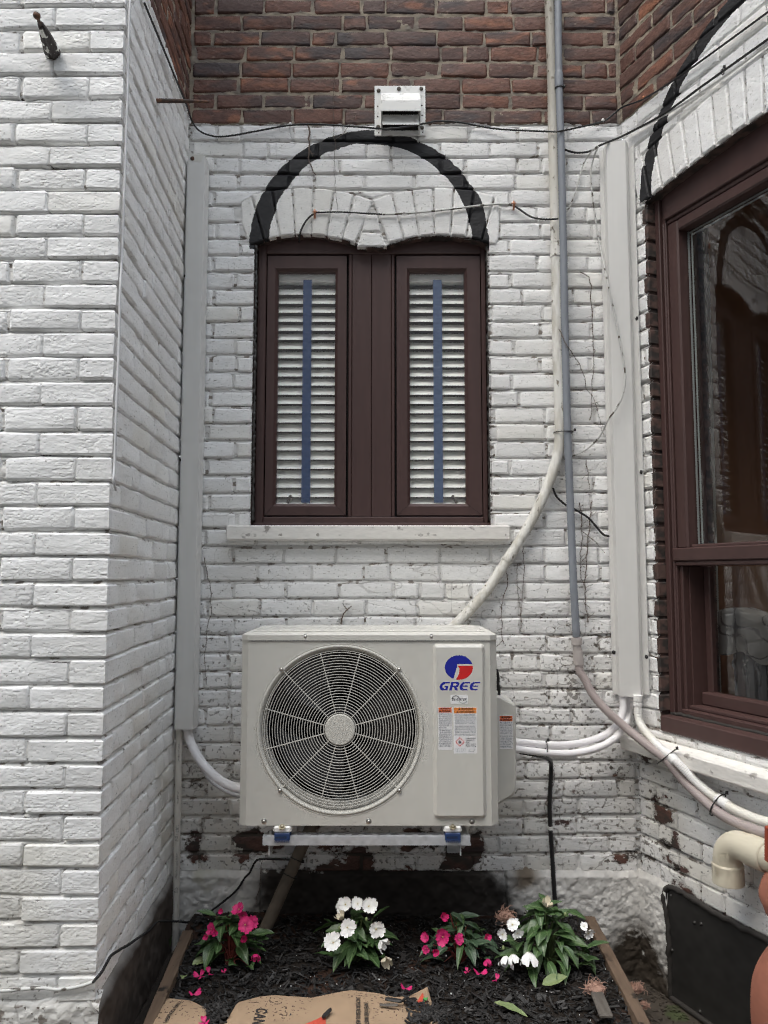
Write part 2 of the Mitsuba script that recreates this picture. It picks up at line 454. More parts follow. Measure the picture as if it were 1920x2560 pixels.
plain('m_mud_pipe', proc(lambda p, n, uv: mix((0.20, 0.165, 0.13), (0.09, 0.075, 0.06), fbm(p.x * 30, p.y * 30, p.z * 30, 3))), 0.75)
plain('m_tar', proc(lambda p, n, uv: mi.Color3f(0.021, 0.020, 0.019) * (0.7 + 0.6 * fbm(p.x * 25, p.y * 25, p.z * 25, 3))), 0.5)
plain('m_caulk', (0.035, 0.032, 0.030), 0.45)


def plank_col(p, n, uv):
    g = fbm(p.x * 110, p.y * 9, p.z * 60, 4)
    c = mix((0.17, 0.115, 0.078), (0.085, 0.060, 0.044), g)
    return mix(c, (0.028, 0.022, 0.018), smoothstep(0.62, 0.72, fbm(p.x * 24, p.y * 24, p.z * 24, 3)))


bsdf('m_plank', bumped(pri(proc(plank_col), 0.75, spec=0.3), lambda p, n, uv: fbm(p.x * 160, p.y * 14, p.z * 80, 3), 0.003))


def kraft_col(p, n, uv):
    f = fbm(p.x * 14, p.y * 14, 0.3, 3)
    c = mix((0.37, 0.262, 0.175), (0.31, 0.215, 0.14), f)
    spot = smoothstep(0.77, 0.83, noise(p.x * 170, p.y * 170, 2.0)) * smoothstep(0.45, 0.65, fbm(p.x * 7, p.y * 7 + 4, 1.0, 2))
    return mix(c, (0.06, 0.04, 0.03), spot * 0.85)


bsdf('m_kraft', bumped(pri(proc(kraft_col), 0.7, spec=0.3), lambda p, n, uv: fbm(p.x * 30, p.y * 30, 0.0, 4), 0.006))
plain('m_print', (0.035, 0.03, 0.028), 0.7)
plain('m_print_red', (0.50, 0.075, 0.045), 0.65)
plain('m_print_green', (0.06, 0.30, 0.07), 0.65)


def soil_col(p, n, uv):
    f = fbm(p.x * 50, p.y * 50, p.z * 50, 4)
    c = mix((0.010, 0.008, 0.007), (0.024, 0.018, 0.014), f)
    return mix(c, (0.06, 0.028, 0.018), smoothstep(0.56, 0.7, fbm(p.x * 6, p.y * 6, 1.0, 3)) * 0.5)


bsdf('m_soil', bumped(pri(proc(soil_col), 0.85, spec=0.25), lambda p, n, uv: fbm(p.x * 80, p.y * 80, p.z * 80, 4), 0.012))
plain('m_chip', proc(lambda p, n, uv: mix((0.009, 0.0085, 0.0085), (0.036, 0.033, 0.032), uv.x) * (0.7 + 0.6 * fbm(p.x * 160, p.y * 160, p.z * 160, 2))), 0.6)
plain('m_chip_grey', proc(lambda p, n, uv: mix((0.13, 0.115, 0.10), (0.06, 0.052, 0.045), fbm(p.x * 120, p.y * 25, p.z * 60, 3))), 0.7)


def ground_col(p, n, uv):
    f = fbm(p.x * 30, p.y * 30, 0.0, 4)
    c = mix((0.030, 0.025, 0.020), (0.075, 0.062, 0.050), f)
    return mix(c, (0.05, 0.07, 0.025), smoothstep(0.58, 0.7, fbm(p.x * 9 + 3, p.y * 9, 0.0, 3)) * 0.7)


bsdf('m_ground', bumped(pri(proc(ground_col), 0.85, spec=0.3), lambda p, n, uv: fbm(p.x * 60, p.y * 60, 0.0, 4), 0.01))


def leaf_col(p, n, uv):
    mid = smoothstep(0.10, 0.02, dr.abs(uv.x - 0.5))
    vein = smoothstep(0.80, 1.0, dr.sin((uv.y + dr.abs(uv.x - 0.5) * 0.5 * -1.0) * 62.0)) * 0.35
    tone = noise(p.x * 19, p.y * 19, p.z * 19)
    c = mix((0.030, 0.068, 0.022), (0.055, 0.105, 0.034), tone)
    return mix(c, (0.13, 0.19, 0.085), dr.clip(mid * 0.8 + vein, 0, 1))


plain('m_leaf', proc(leaf_col), 0.42)
plain('m_leaf_dark', proc(lambda p, n, uv: mix((0.028, 0.058, 0.028), (0.045, 0.078, 0.045), noise(p.x * 25, p.y * 25, p.z * 25)) + mi.Color3f(0.05, 0.06, 0.04) * smoothstep(0.10, 0.02, dr.abs(uv.x - 0.5))), 0.45)
plain('m_leaf_pale', proc(lambda p, n, uv: mix((0.22, 0.27, 0.12), (0.14, 0.19, 0.08), noise(p.x * 40, p.y * 40, 0.0))), 0.5)
plain('m_stem', (0.07, 0.095, 0.035), 0.5)
plain('m_stem_red', (0.14, 0.03, 0.025), 0.5)
plain('m_petal_white', proc(lambda p, n, uv: mix((0.80, 0.80, 0.79), (0.66, 0.67, 0.60), dr.clip(smoothstep(0.45, 0.05, uv.x) * 0.8 + 0.5 * smoothstep(0.6, 1.0, dr.sin(uv.y * 40.0)) * (1 - uv.x), 0, 1))), 0.6)
plain('m_petal_pink', proc(lambda p, n, uv: mix((0.58, 0.020, 0.155), (0.30, 0.006, 0.075), dr.clip(smoothstep(0.5, 0.05, uv.x) * 0.8 + 0.45 * smoothstep(0.5, 1.0, dr.sin(uv.y * 40.0)) * (1 - 0.6 * uv.x) + 0.4 * noise(p.x * 60, p.y * 60, p.z * 60) - 0.1, 0, 1))), 0.6)
plain('m_petal_wilt', (0.52, 0.47, 0.36), 0.6)
plain('m_flower_eye', (0.45, 0.32, 0.12), 0.6)
plain('m_vine', proc(lambda p, n, uv: mix((0.16, 0.12, 0.095), (0.07, 0.05, 0.04), noise(p.x * 50, p.y * 50, p.z * 50))), 0.75)
plain('m_rust', proc(lambda p, n, uv: mix((0.045, 0.028, 0.022), (0.15, 0.065, 0.035), smoothstep(0.45, 0.75, fbm(p.x * 80, p.y * 80, p.z * 80, 3)))), 0.7)
plain('m_rust_dark', proc(lambda p, n, uv: mix((0.022, 0.015, 0.013), (0.62, 0.62, 0.58), smoothstep(0.60, 0.66, fbm(p.x * 50, p.y * 50, p.z * 50, 3)) * smoothstep(2.85, 2.80, p.z))), 0.6)
plain('m_wool', proc(lambda p, n, uv: mix((0.50, 0.31, 0.25), (0.30, 0.18, 0.13), fbm(p.x * 70, p.y * 70, p.z * 70, 3))), 0.9)
plain('m_terracotta', proc(lambda p, n, uv: mix((0.33, 0.125, 0.08), (0.25, 0.095, 0.062), fbm(p.x * 10, p.y * 10, p.z * 60, 3))), 0.7)
plain('m_red_block', (0.27, 0.045, 0.02), 0.5)
plain('m_vent', proc(lambda p, n, uv: mix((0.76, 0.76, 0.74), (0.30, 0.28, 0.25), smoothstep(0.60, 0.8, fbm(p.x * 40, p.y * 40, p.z * 40, 3)) * 0.7)), 0.4)
plain('m_vent_in', (0.10, 0.10, 0.10), 0.5)
plain('m_copper', (0.45, 0.20, 0.12), 0.4, metal=0.7)
plain('m_room', proc(lambda p, n, uv: mix((0.20, 0.10, 0.05), (0.09, 0.05, 0.03), fbm(p.x * 5, p.y * 5, p.z * 0.8, 3))), 0.6)
plain('m_curtain', (0.23, 0.245, 0.23), 0.8)
plain('m_radiator', (0.055, 0.055, 0.058), 0.4)
plain('m_lace', proc(lambda p, n, uv: mix((0.085, 0.082, 0.075), (0.016, 0.012, 0.011), smoothstep(0.90, 0.97, 1 - dr.abs(2 * noise(p.x * 17, p.y * 17, p.z * 17) - 1)))), 0.8)
plain('m_spacer', (0.20, 0.22, 0.215), 0.4)
plain('m_sky_blocker', (0.34, 0.33, 0.32), 0.8)

# ------------------------------------------------------------------ bricks
PITCH_Z = 0.0697


def course_wave(u, v):
    return 0.009 * (meshkit.noise(np.stack([u * 2.3, v * 5.0, 0 * u], -1), 5) - 0.5)


def bed_joint(shift=0.0):
    """mortar slopes from nearly flush on the lower brick to a groove under the upper one"""
    zs = np.array(courses(-0.2, 4.2, shift))

    def f(U, V):
        w = V - course_wave(U, V)
        k = np.clip(np.searchsorted(zs, w), 1, len(zs) - 1)
        d = np.where(np.abs(w - zs[k]) < np.abs(w - zs[k - 1]), w - zs[k], w - zs[k - 1])
        t = np.clip(d / 0.0055, -1, 1)
        joint = np.abs(d) < 0.009
        return np.where(V > 3.137, 0.0025, np.where(joint, 0.0035 - 0.0055 * (t + 1), 0.001))
    return f


def brick_grid(u0, u1, v0, v1, face, sink, rng, jit=0.0031):
    """one brick of 20 face vertices with a rounded skirt; local (u, v, n)"""
    L, H = u1 - u0, v1 - v0
    b = min(0.0065, L * 0.2)
    us = [0, b, L * rng.uniform(0.42, 0.58), L - b, L]
    vs = [0, b * 0.9, H - b * 0.9, H]
    P = np.zeros((5, 4, 3))
    tilt = rng.uniform(-0.0018, 0.0018, 2)
    for i, a in enumerate(us):
        for j, c in enumerate(vs):
            edge = i in (0, 4) or j in (0, 3)
            P[i, j] = (u0 + a, v0 + c, face + tilt[0] * (a / L - .5) * 2 + tilt[1] * (c / H - .5) * 2 - (0.0046 if edge else 0))
            P[i, j] += rng.uniform(-jit, jit, 3) * ((1, 1, 0.35) if edge else (0.3, 0.3, 0.5))
    for i, j in ((0, 0), (0, 3), (4, 0), (4, 3)):
        P[i, j, :2] += (np.array([u0 + L / 2, v0 + H / 2]) - P[i, j, :2]) * np.array([0.03 * 0.1 / L * rng.uniform(.3, 1.6), 0.05 * rng.uniform(.3, 1.6)])
    v = list(P.reshape(-1, 3))
    f = []
    for i in range(4):
        for j in range(3):
            a = i * 4 + j
            f += [(a, a + 4, a + 5), (a, a + 5, a + 1)]
    ring = [(i, 0) for i in range(5)] + [(4, j) for j in (1, 2, 3)] + [(i, 3) for i in (3, 2, 1, 0)] + [(0, j) for j in (2, 1)]
    n0 = len(v)
    for i, j in ring:
        q = P[i, j].copy()
        q[2] = face - sink
        q[:2] += (q[:2] - np.array([u0 + L / 2, v0 + H / 2])) * np.array([0.003 / L, 0.003 / H]) * 2
        v.append(q)
    k = len(ring)
    for t in range(k):
        a = ring[t][0] * 4 + ring[t][1]
        b_ = ring[(t + 1) % k][0] * 4 + ring[(t + 1) % k][1]
        f += [(a, n0 + t, b_), (b_, n0 + t, n0 + (t + 1) % k)]
    return tm(v, f)


def wave(m):
    """courses are never quite straight"""
    m.vertices[:, 1] += course_wave(m.vertices[:, 0], m.vertices[:, 1])
    return m


def brick_poly(poly, face, sink, rng, fillet=0.005):
    p = poly.convex_hull.buffer(-0.0005)
    if p.is_empty or p.area < 2e-4:
        return None
    o = np.array(p.segmentize(0.06).exterior.coords[:-1])
    o = o + rng.uniform(-0.0018, 0.0018, o.shape)
    q = Polygon(o).convex_hull.buffer(-fillet)
    if q.is_empty or q.geom_type != 'Polygon' or q.area < 5e-5:
        return None
    i = np.array(q.simplify(0.0005).exterior.coords[:-1])
    pts = np.vstack([np.c_[o, np.full(len(o), face - sink)], np.c_[o, np.full(len(o), face - 0.004)],
                     np.c_[i, face + rng.uniform(-0.0012, 0.0012, len(i))]])
    return hull(pts)


def put_bricks(parent, items, visible):
    """items: (mesh, world area, in view?). The 300 largest in view are parts, the rest one part"""
    order = sorted(range(len(items)), key=lambda i: -(items[i][1] * (1.0 if visible(items[i][2]) else 0.0)))
    keep = set(order[:300])
    rest, ruv = [], []
    for i, (m, a, c, smooth) in enumerate(items):
        uv = RNG.rand(2)
        if i in keep and visible(c):
            add('brick', m, 'm_brick', parent, smooth=smooth, uv=np.tile(uv, (len(m.vertices), 1)))
        else:
            rest.append(m)
            ruv.append(np.tile(uv, (len(m.vertices), 1)))
    if rest:
        add('more_bricks', cat(*rest), 'm_brick', parent, uv=np.vstack(ruv), kind='stuff')


def courses(z_lo, z_hi, shift=0.0):
    """course boundaries, from the paint line at 3.130 down and up"""
    up = [3.130 + shift + PITCH_Z * k for k in range(0, 40)]
    down = [3.130 + shift - PITCH_Z * k for k in range(1, 33)]
    z = down[-1]
    down2 = [z - 0.0685 * k for k in range(1, 20)]
    zs = sorted(up + down + down2)
    return [z for z in zs if z_lo - 0.08 <= z <= z_hi + 0.08]


def lay(fr, u_start, u_end, z_lo, z_hi, face, sink, seed, hole=None, shift=0.0, joint=(0.010, 0.012), header=0.10, L=0.2045, end_fix=None):
    rng = np.random.RandomState(seed)
    out = []
    zs = courses(z_lo, z_hi, shift)
    for k in range(len(zs) - 1):
        a, b = zs[k], zs[k + 1]
        if b < z_lo + 0.03 or a > z_hi - 0.03:
            continue
        idx = int(round((a - 3.13) / PITCH_Z))
        off = 0.0 if idx % 2 == 0 else L / 2
        u = u_start - off + rng.uniform(-0.012, 0.012)
        wob = rng.uniform(-0.002, 0.002)
        while u < u_end - 0.02:
            l = L * rng.uniform(0.96, 1.05)
            if rng.rand() < header:
                l = L / 2
            if u + l > u_end - 0.035:
                l = u_end - u
            x0, x1 = max(u, u_start), min(u + l, u_end)
            u += l
            if x1 - x0 < 0.03:
                continue
            g = rng.uniform(joint[0], joint[1]) / 2
            h = rng.uniform(0.008, 0.013) / 2
            r = (x0 + g, x1 - g, a + h + wob + rng.uniform(-.0015, .0015), b - h + wob + rng.uniform(-.0015, .0015))
            fc = face + rng.uniform(-0.0025, 0.0025)
            if hole is not None:
                rb = sbox(r[0], r[2], r[1], r[3])
                if rb.intersects(hole):
                    d = rb.difference(hole)
                    for g_ in getattr(d, 'geoms', [d]):
                        if g_.area > 3e-4:
                            m = brick_poly(g_.buffer(-0.002), fc, sink, rng)
                            if m is not None:
                                c = g_.centroid
                                out.append((fr.mesh(m), g_.area, (c.x, c.y), False))
                    continue
            m = wave(brick_grid(*r, fc, sink, rng))
            out.append((fr.mesh(m), (r[1] - r[0]) * (r[3] - r[2]), ((r[0] + r[1]) / 2, (r[2] + r[3]) / 2), True))
    return out


# ------------------------------------------------------------------ back wall
back = thing('brick_wall', 'back wall of the recess, white painted brick below bare brown brick, with an arched casement window', 'wall')
WX0, WX1, WZ0 = -0.527, 0.427, 1.466


def lobe(cx, half, R, z_top, x):
    return z_top - (R - math.sqrt(max(R * R - (x - cx) ** 2, 0)))


def soffit(x):
    l = lobe(-0.325, 0, 0.60, 2.664, x)
    r = lobe(0.228, 0, 0.60, 2.656, x)
    return max(l, r, 2.609 if abs(x + 0.05) < 0.1 else 0)


xs = np.linspace(WX0, WX1, 61)
opening = Polygon([(WX0, WZ0), (WX1, WZ0)] + [(x, soffit(x)) for x in xs[::-1]])
ring_top = [(x, soffit(x)) for x in xs]
ARCH = []
for cx, sgn in ((-0.325, -1), (0.228, 1)):
    cz = 2.66 - 0.60
    # voussoirs fan out from the lobe's centre
    for k in range(-4, 5):
        a = k * 0.1075 + (0.02 if sgn > 0 else -0.01)
        a0, a1 = a - 0.0485, a + 0.0485
        r0, r1 = 0.602, 0.602 + 0.196
        pts = [(cx + r0 * math.sin(a0), cz + r0 * math.cos(a0)), (cx + r0 * math.sin(a1), cz + r0 * math.cos(a1)),
               (cx + r1 * math.sin(a1), cz + r1 * math.cos(a1)), (cx + r1 * math.sin(a0), cz + r1 * math.cos(a0))]
        ARCH.append((pts, cx, sgn, k))
lim = sbox(-0.585, 2.55, -0.052, 2.875), sbox(-0.046, 2.55, 0.47, 2.875)
arch_polys = []
for pts, cx, sgn, k in ARCH:
    P = Polygon(pts).intersection(lim[0] if sgn < 0 else lim[1])
    inner = sbox(-0.095, 2.5, -0.003, 2.8)
    P = P.difference(sbox(-0.118, 2.50, 0.018, 2.76))
    if P.area > 0.002:
        arch_polys.append(P.convex_hull)
key_polys = [Polygon([(-0.112, 2.612), (0.012, 2.612), (-0.012, 2.668), (-0.090, 2.668)]), Polygon([(-0.088, 2.676), (-0.014, 2.676), (-0.028, 2.745), (-0.074, 2.745)])]
arch_all = shapely.union_all([p.buffer(0.006) for p in arch_polys + key_polys])
hole_bricks = shapely.union_all([opening.buffer(0.002, join_style=2), arch_all, sbox(-0.585, 2.62, 0.475, 2.70).intersection(Polygon([(-0.58, 2.62), (0.47, 2.62), (0.47, 2.8), (-0.58, 2.8)]))])
sill_hole = sbox(-0.620, 1.412, 0.492, 1.468)
hole_bricks = shapely.union_all([hole_bricks, sill_hole])
items = lay(FB, -0.80, 0.972, 0.15, 3.80, 0.0, 0.016, 11, hole=hole_bricks)
brng = np.random.RandomState(5)


def back_visible(c):
    x, z = c
    if -0.47 < x < 0.42 and 0.45 < z < 1.0:
        return False
    if x < -0.71 and 0.72 < z < 2.95:
        return False
    if x > 0.93 and z < 2.95 and z > 0.85:
        return False
    return z < 3.76


put_bricks(back, items, back_visible)
for P in arch_polys + key_polys:
    m = brick_poly(P, 0.002 + brng.uniform(-.002, .003), 0.03, brng)
    if m is not None:
        add('arch_brick', FB.mesh(m), 'm_brick', back, uv=np.tile(brng.rand(2), (len(m.vertices), 1)))
sheet_hole = opening
add('mortar', sheet(FB, -0.81, 0.985, 0.13, 3.86, 0.0085, -0.0080, 0.0045, 34, hole=sheet_hole, lift=bed_joint(), step_v=0.0034), 'm_mortar', back, smooth=True)
# the wall above the frame, and its thickness behind
add('upper_wall', FB.mesh(cbox(-0.81, 0.985, 3.86, 6.2, -0.3, -0.004, 0.002)), 'm_mortar', back)
# reveal round the window opening
rv, rf = [], []
outl = np.array(opening.exterior.coords)
for x, z in outl:
    j = brng.uniform(-0.003, 0.003, 2)
    rv += [(x + j[0], z + j[1], -0.003), (x + j[0] * 2, z + j[1] * 2, -0.13)]
for i in range(len(outl) - 1):
    rf += [(2 * i, 2 * i + 1, 2 * i + 3), (2 * i, 2 * i + 3, 2 * i + 2)]
add('reveal', FB.mesh(tm(rv, rf)), 'm_reveal', back)
# ragged black caulk between bricks and frame
for xx, sg in ((WX0, 1), (WX1, -1)):
    zz_ = np.linspace(1.49, 2.62, 150)
    cp = np.stack([xx + sg * 0.003 + brng.uniform(-0.003, 0.003, 150), zz_, np.full(150, -0.018) + brng.uniform(-0.004, 0.004, 150)], 1)
    add('caulk', FB.mesh(tube(cp, 0.0055 + 0.004 * brng.rand(150), 7)), 'm_caulk', back, smooth=True)
# foundation at the foot of the back wall
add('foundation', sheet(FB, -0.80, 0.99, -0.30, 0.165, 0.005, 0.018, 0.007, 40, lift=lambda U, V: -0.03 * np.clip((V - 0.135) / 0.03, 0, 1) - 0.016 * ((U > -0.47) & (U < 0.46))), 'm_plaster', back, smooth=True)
# window sill slab
add('sill', FB.mesh(cat(cbox(-0.615, 0.492, 1.409, 1.467, -0.05, 0.052, 0.005))), 'm_stone', back)

# ---- casement window
win = key('window', back)
labels[win] = {'label': 'brown casement window of two narrow sashes under the painted arch'}
FW = Frame((0, 0.052, 0), (1, 0, 0), (0, 0, 1), (0, -1, 0))  # n = 0 is the front of the frame


def bar(u0, u1, v0, v1, n0, n1, b=0.003):
    return cbox(u0, u1, v0, v1, n0, n1, b)


add('frame', FW.mesh(cat(bar(-0.522, -0.487, 1.470, 2.68, -0.08, 0.0), bar(0.401, 0.420, 1.470, 2.68, -0.08, 0.0),
                         bar(-0.487, 0.401, 1.470, 1.507, -0.08, 0.006), bar(-0.487, 0.401, 2.602, 2.68, -0.08, 0.0),
                         bar(-0.527, 0.427, 1.466, 1.482, -0.06, 0.022))), 'm_frame', win, smooth=30)
for x0, x1 in ((-0.146, -0.132), (0.030, 0.044)):
    add('moulding', FW.mesh(bar(x0, x1, 1.507, 2.602, -0.06, -0.004, 0.003)), 'm_frame', win, smooth=30)
for x0, x1 in ((-0.131, -0.0525), (-0.0505, 0.029)):
    add('mullion_board', FW.mesh(bar(x0, x1, 1.507, 2.602, -0.06, -0.003, 0.0015)), 'm_frame', win, smooth=30)
add('gap_strip', FW.mesh(cat(bar(-0.4868, 0.4008, 1.508, 2.600, -0.075, -0.045, 0.001).slice_plane([0, 1.5075, 0], [0, 1, 0]) if False else bar(-0.4868, -0.4805, 1.508, 2.600, -0.075, -0.03, 0.001),
                             bar(-0.1535, -0.1465, 1.508, 2.600, -0.075, -0.03, 0.001), bar(0.0445, 0.0512, 1.508, 2.600, -0.075, -0.03, 0.001), bar(0.3975, 0.4008, 1.508, 2.600, -0.075, -0.03, 0.001))), 'm_black_gap', win)
SASH = ((-0.482, -0.1545), (0.052, 0.397))
GLZ = ((-0.439, -0.202), (0.106, 0.333))
for (s0, s1), (g0, g1) in zip(SASH, GLZ):
    z0, z1, h0, h1 = 1.514, 2.594, 1.561, 2.530
    # mitred sash: outer flat and an inner bevel running in to the glass
    o, i = sbox(s0, z0, s1, z1), sbox(g0, h0, g1, h1)
    flat = prism(o.difference(i.buffer(0.011, join_style=2)), 0.045)
    flat.vertices[:, 2] -= 0.047
    bev_v, bev_f = [], []
    for (u0_, v0_, n_) in [(a, b, -0.003) for a, b in i.buffer(0.0115, join_style=2).exterior.coords[:4]] + [(a, b, -0.013) for a, b in i.exterior.coords[:4]]:
        bev_v.append((u0_, v0_, n_))
    co, ci = np.array(i.buffer(0.0115, join_style=2).exterior.coords[:4]), np.array(i.exterior.coords[:4])
    ci = np.array([ci[np.argmin(((ci - c) ** 2).sum(1))] for c in co])
    bev_v = [(a, b, -0.002) for a, b in co] + [(a, b, -0.014) for a, b in ci] + [(a, b, -0.04) for a, b in ci]
    for k in range(4):
        a, b = k, (k + 1) % 4
        bev_f += [(a, 4 + a, 4 + b), (a, 4 + b, b), (4 + a, 8 + a, 8 + b), (4 + a, 8 + b, 4 + b)]
    mit = []
    for sx, gx in ((s0, g0), (s1, g1)):
        d = np.array([gx - sx, h0 - z0]) / np.hypot(gx - sx, h0 - z0)
        nrm = np.array([-d[1], d[0]]) * 0.0009
        a, b = np.array([sx, z0]), np.array([gx, h0]) - d * 0.012
        q = Polygon([a + nrm, b + nrm, b - nrm, a - nrm])
        m = prism(q, 0.0012)
        m.vertices[:, 2] -= 0.0016
        mit.append(m)
    sash = add('sash', FW.mesh(cat(flat, tm(bev_v, bev_f))), 'm_frame', win)
    add('mitre_joint', FW.mesh(cat(*mit)), 'm_frame_dark', win)
    pane = tm([(g0 - .004, h0 - .004, -0.026), (g1 + .004, h0 - .004, -0.026), (g1 + .004, h1 + .004, -0.026), (g0 - .004, h1 + .004, -0.026)], [(0, 1, 2), (0, 2, 3)])
    add('pane', FW.mesh(pane), 'm_glass', win)
    add('latch', FW.mesh(cat(tube([((g0 + 0.045) if g0 < 0 else (g1 - 0.035), 1.566, -0.034), ((g0 + 0.056) if g0 < 0 else (g1 - 0.052), 1.592, -0.036)], [0.006, 0.004], 8),
                             trimesh.creation.icosphere(1, 0.0065).apply_translation([(g0 + 0.056) if g0 < 0 else (g1 - 0.052), 1.594, -0.036]))), 'm_chip_grey', win, smooth=True)

# louvres and tape behind and on the glass
for n_, ((g0, g1), side) in enumerate(zip(GLZ, ('left', 'right'))):
    sh = thing('louvre_shutter', f'white louvre shutter behind the {side} casement pane', 'shutter', 'louvre shutters behind the casement panes')
    zz = 1.535
    while zz < 2.49:
        tilt = math.radians(44)
        w, t = 0.066, 0.007
        pr = np.array([(math.cos(a) * w / 2, math.sin(a) * t / 2) for a in np.linspace(0, 2 * np.pi, 10, endpoint=False)])
        # rising from the outer edge to the inner edge
        n0_ = -0.066 - pr[:, 0] * math.sin(tilt) - pr[:, 1] * math.cos(tilt)
        v0_ = zz + pr[:, 0] * math.cos(tilt) * 0.86 - pr[:, 1] * math.sin(tilt)
        a0, a1 = g0 - 0.03, g1 + 0.03
        vv = [(a0, b, c) for b, c in zip(v0_, n0_)] + [(a1, b, c) for b, c in zip(v0_, n0_)]
        ff = []
        for k in range(10):
            k2 = (k + 1) % 10
            ff += [(k, 10 + k, 10 + k2), (k, 10 + k2, k2)]
        m = tm(vv, ff)
        add('slat', FW.mesh(m), 'm_slat', sh, smooth=40)
        zz += 0.0387
    add('top_rail', FW.mesh(cbox(g0 - 0.03, g1 + 0.03, 2.505, 2.60, -0.10, -0.055)), 'm_slat', sh)
    add('backing', FW.mesh(cbox(g0 - 0.06, g1 + 0.06, 1.48, 2.66, -0.16, -0.13)), 'm_chip_grey', sh)
    t0, t1 = (-0.337, -0.301) if n_ == 0 else (0.204, 0.241)
    tp = sheet(FW, t0, t1, 1.567, 2.502, 0.012, -0.0285, 0.0006, 60)
    add('blue_tape', tp, 'm_tape', label=('strip of blue painter tape down the left casement pane' if n_ == 0 else 'faded strip of blue painter tape down the right casement pane'), cat='tape', group='blue tape strips on the casement panes')
add('frame_back', FW.mesh(cat(cbox(-0.56, 0.46, 1.44, 1.50, -0.2, -0.082), cbox(-0.56, -0.47, 1.46, 2.7, -0.2, -0.082), cbox(0.37, 0.46, 1.46, 2.7, -0.2, -0.082), cbox(-0.56, 0.46, 2.6, 2.7, -0.2, -0.082), cbox(-0.17, 0.07, 1.46, 2.7, -0.2, -0.082))), 'm_frame_dark', win)

# ------------------------------------------------------------------ left pier: front face and return
pier = thing('brick_wall', 'white painted brick corner pier on the left with a wet dark plinth', 'wall')
XE, YE = -0.758, -0.91
Lmax = float(np.linalg.norm(LB - LA))
rng = np.random.RandomState(21)
items = []
zs = courses(0.17, 3.16, 0.0077)
corner_items = []
for k in range(len(zs) - 1):
    a, b = zs[k], zs[k + 1]
    if b < 0.2 or a > 3.2:
        continue
    idx = int(round((a - 3.13) / PITCH_Z))
    long_front = idx % 2 == 0
    lf, lr = (0.1985, 0.092) if long_front else (0.094, 0.1985)
    h = rng.uniform(0.006, 0.011) / 2
    z0, z1 = a + h, b - h
    # corner brick: a block turned with both faces
    jx = rng.uniform(-0.003, 0.003, 6)
    c2 = np.array([XE, YE])
    ux, ur = np.array([-1.0, 0]), -LD
    of = 0.004
    q = [c2 + np.array([of * 0.3 + jx[0], -of * 0.3 + jx[1]]), c2 + ux * lf + np.array([0, -0.002 + jx[2] * .5]), c2 + ux * lf + ur * 0.05, c2 + ur * lr + LN * (-0.05), c2 + ur * lr + LN * (0.002 + jx[3] * .5)]
    pl = Polygon(q).convex_hull
    pin = pl.buffer(-0.0055)
    o_, i_ = np.array(pl.exterior.coords[:-1]), np.array(pin.exterior.coords[:-1])
    bz = 0.005
    pts = np.vstack([np.c_[o_, np.full(len(o_), z0 + bz)], np.c_[o_, np.full(len(o_), z1 - bz)], np.c_[i_, np.full(len(i_), z0)], np.c_[i_, np.full(len(i_), z1)]])
    pts += rng.uniform(-0.0015, 0.0015, pts.shape)
    pts[:, 2] += course_wave(np.full(len(pts), XE - 0.05), pts[:, 2])
    corner_items.append((hull(pts), 0.02, (1, (z0 + z1) / 2), False))
    # along the front face
    x = XE - lf
    first = True
    while x > -1.36:
        l = 0.2045 * rng.uniform(0.97, 1.04)
        g = rng.uniform(0.010, 0.013) / 2
        m = brick_grid(x - l + g, x - g, z0 + rng.uniform(-.002, .002), z1 + rng.uniform(-.002, .002), rng.uniform(-0.0035, 0.0025), 0.018, rng, 0.0042)
        wave(m)
        items.append((FP.mesh(m), l * 0.06, (x - l / 2, (z0 + z1) / 2), True))
        x -= l
    # along the return
    u = Lmax - lr
    while u > 0.02:
        l = 0.2045 * rng.uniform(0.95, 1.04)
        if rng.rand() < 0.25:
            l = 0.102
        if u - l < 0.05:
            l = u
        g = rng.uniform(0.009, 0.012) / 2
        if l > 0.04:
            m = brick_grid(u - l + g, u - g, z0 + rng.uniform(-.002, .002), z1 + rng.uniform(-.002, .002), rng.uniform(-0.0025, 0.0025), 0.018, rng)
            wave(m)
            items.append((FL.mesh(m), l * 0.03, (10 + u - l / 2, (z0 + z1) / 2), True))
        u -= l
zs2 = [z for z in courses(3.16, 3.80, 0.0077) if z > 3.19]
for k in range(len(zs2) - 1):
    u = Lmax
    a, b = zs2[k], zs2[k + 1]
    u -= 0.1 * (k % 2)
    while u > 0.02:
        l = min(0.2045 * rng.uniform(0.95, 1.04), u)
        if l > 0.04:
            m = brick_grid(u - l + 0.005, u - 0.005, a + 0.005, b - 0.005, rng.uniform(-0.0025, 0.0025), 0.018, rng)
            items.append((FL.mesh(m), l * 0.02, (10 + u - l / 2, (a + b) / 2), True))
        u -= l


def pier_visible(c):
    u, z = c
    if u > 5:
        if u == 1:
            return True
        uu = u - 10
        ymax = 3.0 + (0.91 - uu) * 0.8
        return z < ymax and not (uu < 0.06 and 0.8 < z < 2.95)
    if u == 1:
        return z < 3.0
    return u > -1.2 and z < 3.0


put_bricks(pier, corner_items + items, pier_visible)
add('mortar', cat(sheet(FP, -1.37, XE - 0.004, 0.16, 3.2, 0.0085, -0.0085, 0.005, 34, seed=9, lift=bed_joint(0.0077), step_v=0.0034)), 'm_mortar', pier, smooth=True)
add('mortar', cat(sheet(FL, -0.02, Lmax - 0.004, 0.14, 3.9, 0.0085, -0.0080, 0.0045, 34, seed=12, lift=bed_joint(0.0077), step_v=0.0034)), 'm_mortar', pier, smooth=True)
